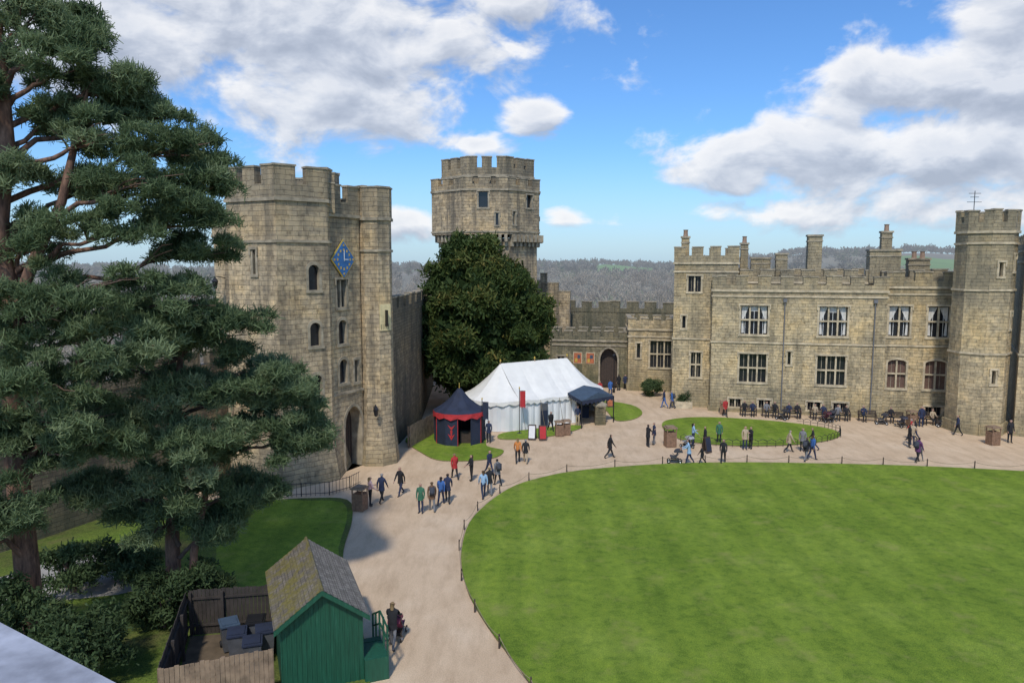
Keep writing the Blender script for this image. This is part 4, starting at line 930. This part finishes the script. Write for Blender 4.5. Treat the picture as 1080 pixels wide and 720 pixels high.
# yew
T=Thing('yew_tree'); g_=np.random.default_rng(4); yp=[]
yc=np.array([-2.9,69.5,8.4])
for i in range(120):
    d=g_.normal(0,1,3); d/=np.linalg.norm(d)
    rr=6.0*(1-.42*max(0,d[2])) ; p=yc+d*np.array([rr,rr,7.6])*g_.uniform(.68,1.0)
    if p[2]>1.7: s=g_.uniform(.7,1.3); yp.append((*p,s,s*.8))
T['trunk'].tube([(-2.9,69.5,0),(-2.9,69.5,3),(-2.8,69.6,8),(-2.9,69.5,13)],[.7,.6,.4,.1],'bark',9)
for p in yp[::3]: branch(T['branches'],(-2.9,69.5,max(2,p[2]-3)),p[:3],.15,.04)
c,t=puffs(yp,6,55,14,(.45,1.05),.9,.55)
e=T.finish(smooth=('trunk',)); leaves('foliage',e,c,t+.02,5,.45,.15,'yew',.5,15,.25)
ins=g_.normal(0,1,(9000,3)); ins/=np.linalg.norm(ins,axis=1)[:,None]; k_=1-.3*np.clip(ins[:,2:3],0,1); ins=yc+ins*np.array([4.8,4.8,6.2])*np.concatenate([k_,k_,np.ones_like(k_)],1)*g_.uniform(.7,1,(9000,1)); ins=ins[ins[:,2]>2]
leaves('inner_foliage',e,ins,np.full(len(ins),.15),2,.7,.45,'yew',0,16,.2)  # fills the core; crown's inner shade is put into the dark tint
bush([(3.4,76.5,1.0,1.2,.9),(5.0,77.0,.9,1.1,.8)],31); bush([(14.6,76.2,.8,.9,.7),(16.8,71.2,.6,.7,.5)],32)
def wood(name,n,r0,r1,az0,az1,size,mat,seed,K=60,bl=.9,up=.8,asp=.35,gap=None):
    g_=np.random.default_rng(seed); cs=[];ts=[]
    for i in range(n):
        azd=g_.uniform(az0,az1); az=math.radians(azd); r=g_.uniform(r0,r1); x=r*math.sin(az); y=r*math.cos(az); s=size*g_.uniform(.55,1.2); z=hgt(x,y)
        if gap and any(a<azd<b and c_<r<d_ for a,b,c_,d_ in gap): continue
        e=g_.normal(0,1,(K,3)); e/=np.linalg.norm(e,axis=1)[:,None]; e*=g_.uniform(.3,1,(K,1)); cs.append(np.array([x,y,z+s*.7])+e*np.array([s*.75,s*.75,s*.62])); ts.append(np.full(K,g_.uniform(.1,.95))+g_.normal(0,.05,K))
    return leaves(name,None,np.concatenate(cs),np.concatenate(ts),1,bl,bl*asp,mat,up,seed,.3)
wood('bare_woodland',400,125,260,-45,26,6.5,'wood_d',51,560,1.1,1.6,.13)
wood('bare_woodland.001',600,260,560,-46,34,7.5,'wood_d',52,220,1.8,1.3,.25)
wood('distant_treeline',1500,600,1250,-46,44,7.0,'wood_f',53,70,2.6,.6,.6,((27,31.7,0,1010),(6.3,10.9,700,950)))
# ------------------------------------------------------------------ SKY
SUN=Vector((-.12,-.62,.78)).normalized(); sel=math.asin(SUN.z); saz=math.atan2(SUN.x,SUN.y)
wd=bpy.data.worlds.new('sky'); sc.world=wd; wd.use_nodes=True; nt=wd.node_tree; bg=nt.nodes['Background']
try: wd.cycles.sampling_method='MANUAL'; wd.cycles.sample_map_resolution=256
except Exception: pass
sky=N(nt,'ShaderNodeTexSky',sky_type='NISHITA'); sky.sun_disc=False; sky.sun_elevation=sel; sky.sun_rotation=saz; sky.air_density=1.0; sky.dust_density=.6; sky.ozone_density=2.5
tc=N(nt,'ShaderNodeTexCoord').outputs['Generated']; sep=N(nt,'ShaderNodeSeparateXYZ'); L(nt,tc,sep.inputs[0])
def mt(op,a,b=None,c=None,clamp=False):
    n=N(nt,'ShaderNodeMath',operation=op); n.use_clamp=clamp
    for i,v in enumerate((a,b,c)):
        if v is None: continue
        if isinstance(v,(int,float)): n.inputs[i].default_value=v
        else: L(nt,v,n.inputs[i])
    return n.outputs[0]
az=mt('ARCTAN2',sep.outputs[0],sep.outputs[1]); el=mt('ARCSINE',sep.outputs[2])
B=[(-17,16.8,21,5.6,1),(-13.5,11.5,9,3.6,.9),(-28,15,14,5,.9),(0,18.5,6,3,.6),(20.5,7.4,9.5,3.0,1),(27.5,11.5,8,3.2,1),(36,15.5,7,5.5,1),(31,7,10,5,1),(34,11,7,5,.9),(1.6,10.5,2.8,1.7,.85),(-2.6,8.8,3.4,.9,.8),(4.0,3.2,1.6,.8,.7),(-9,2.8,3,1.2,.6),(60,14,18,8,1),(-65,15,20,8,1),(120,25,30,14,1),(-130,30,34,14,1),(21,3.4,8,1.2,.45)]
def dens(daz,del_,det):
    a=mt('ADD',az,daz); e_=mt('ADD',el,del_)
    cb=N(nt,'ShaderNodeCombineXYZ'); L(nt,a,cb.inputs[0]); L(nt,mt('MULTIPLY',e_,1.7),cb.inputs[1])
    nz=N(nt,'ShaderNodeTexNoise'); nz.inputs['Scale'].default_value=8.5; nz.inputs['Detail'].default_value=det; nz.inputs['Roughness'].default_value=.57; nz.inputs['Distortion'].default_value=.25; L(nt,cb.outputs[0],nz.inputs['Vector'])
    cur=None
    for (a0,e0,ra,re,wt) in B:
        x=mt('MULTIPLY',mt('SUBTRACT',a,math.radians(a0)),1/math.radians(ra)); y=mt('MULTIPLY',mt('SUBTRACT',e_,math.radians(e0)),1/math.radians(re))
        d2=mt('ADD',mt('MULTIPLY',x,x),mt('MULTIPLY',y,y)); g1=mt('MULTIPLY',mt('SUBTRACT',1,mt('SQRT',d2)),wt)
        cur=g1 if cur is None else mt('MAXIMUM',cur,g1)
    cur=mt('MAXIMUM',cur,-1.5)
    return mt('ADD',mt('MULTIPLY',cur,.58),mt('MULTIPLY',mt('SUBTRACT',nz.outputs['Fac'],.47),1.6))
d0=dens(0,0,9); d1=dens(-.008,.020,5)
def sstep(v,a,b):
    m_=N(nt,'ShaderNodeMapRange',interpolation_type='SMOOTHSTEP'); L(nt,v,m_.inputs[0]); m_.inputs[1].default_value=a; m_.inputs[2].default_value=b; return m_.outputs[0]
alpha=sstep(d0,-.04,.26)
lit=mt('ADD',mt('MULTIPLY',mt('SUBTRACT',d0,d1),1.9),.64,clamp=True)
thick=sstep(d0,.15,.7); lit=mt('SUBTRACT',lit,mt('MULTIPLY',thick,.36),clamp=True)
cc_=ramp(nt,lit,[(0,(3.3,3.7,4.5)),(.3,(4.1,4.5,5.3)),(.6,(5.5,5.8,6.4)),(1,(7.4,7.4,7.5))])
skyc=mix(nt,1.0,sky.outputs[0],(.60,.92,1.28),'MULTIPLY')
hz=sstep(el,math.radians(9),math.radians(-1)); skyc=mix(nt,mt('MULTIPLY',hz,.55),skyc,(4.6,5.7,6.8))
fin=mix(nt,mt('MULTIPLY',alpha,.95),skyc,cc_)
L(nt,fin,bg.inputs[0]); bg.inputs[1].default_value=.13
sl=bpy.data.lights.new('sun','SUN'); sl.energy=2.7; sl.angle=math.radians(4); sl.color=(1,.94,.84)
so=bpy.data.objects.new('sun',sl); sc.collection.objects.link(so); so.rotation_euler=SUN.to_track_quat('Z','Y').to_euler(); so.location=(0,0,60)
# ------------------------------------------------------------------ CAMERA
cam=bpy.data.cameras.new('camera'); cam.sensor_width=36; cam.lens=26; cam.clip_start=.1; cam.clip_end=12000
co=bpy.data.objects.new('camera',cam); sc.collection.objects.link(co); co.location=(0,0,14); co.rotation_euler=(math.radians(90-6.2),0,0); sc.camera=co
sc.view_settings.view_transform='Standard'; sc.view_settings.look='None'; sc.view_settings.exposure=0
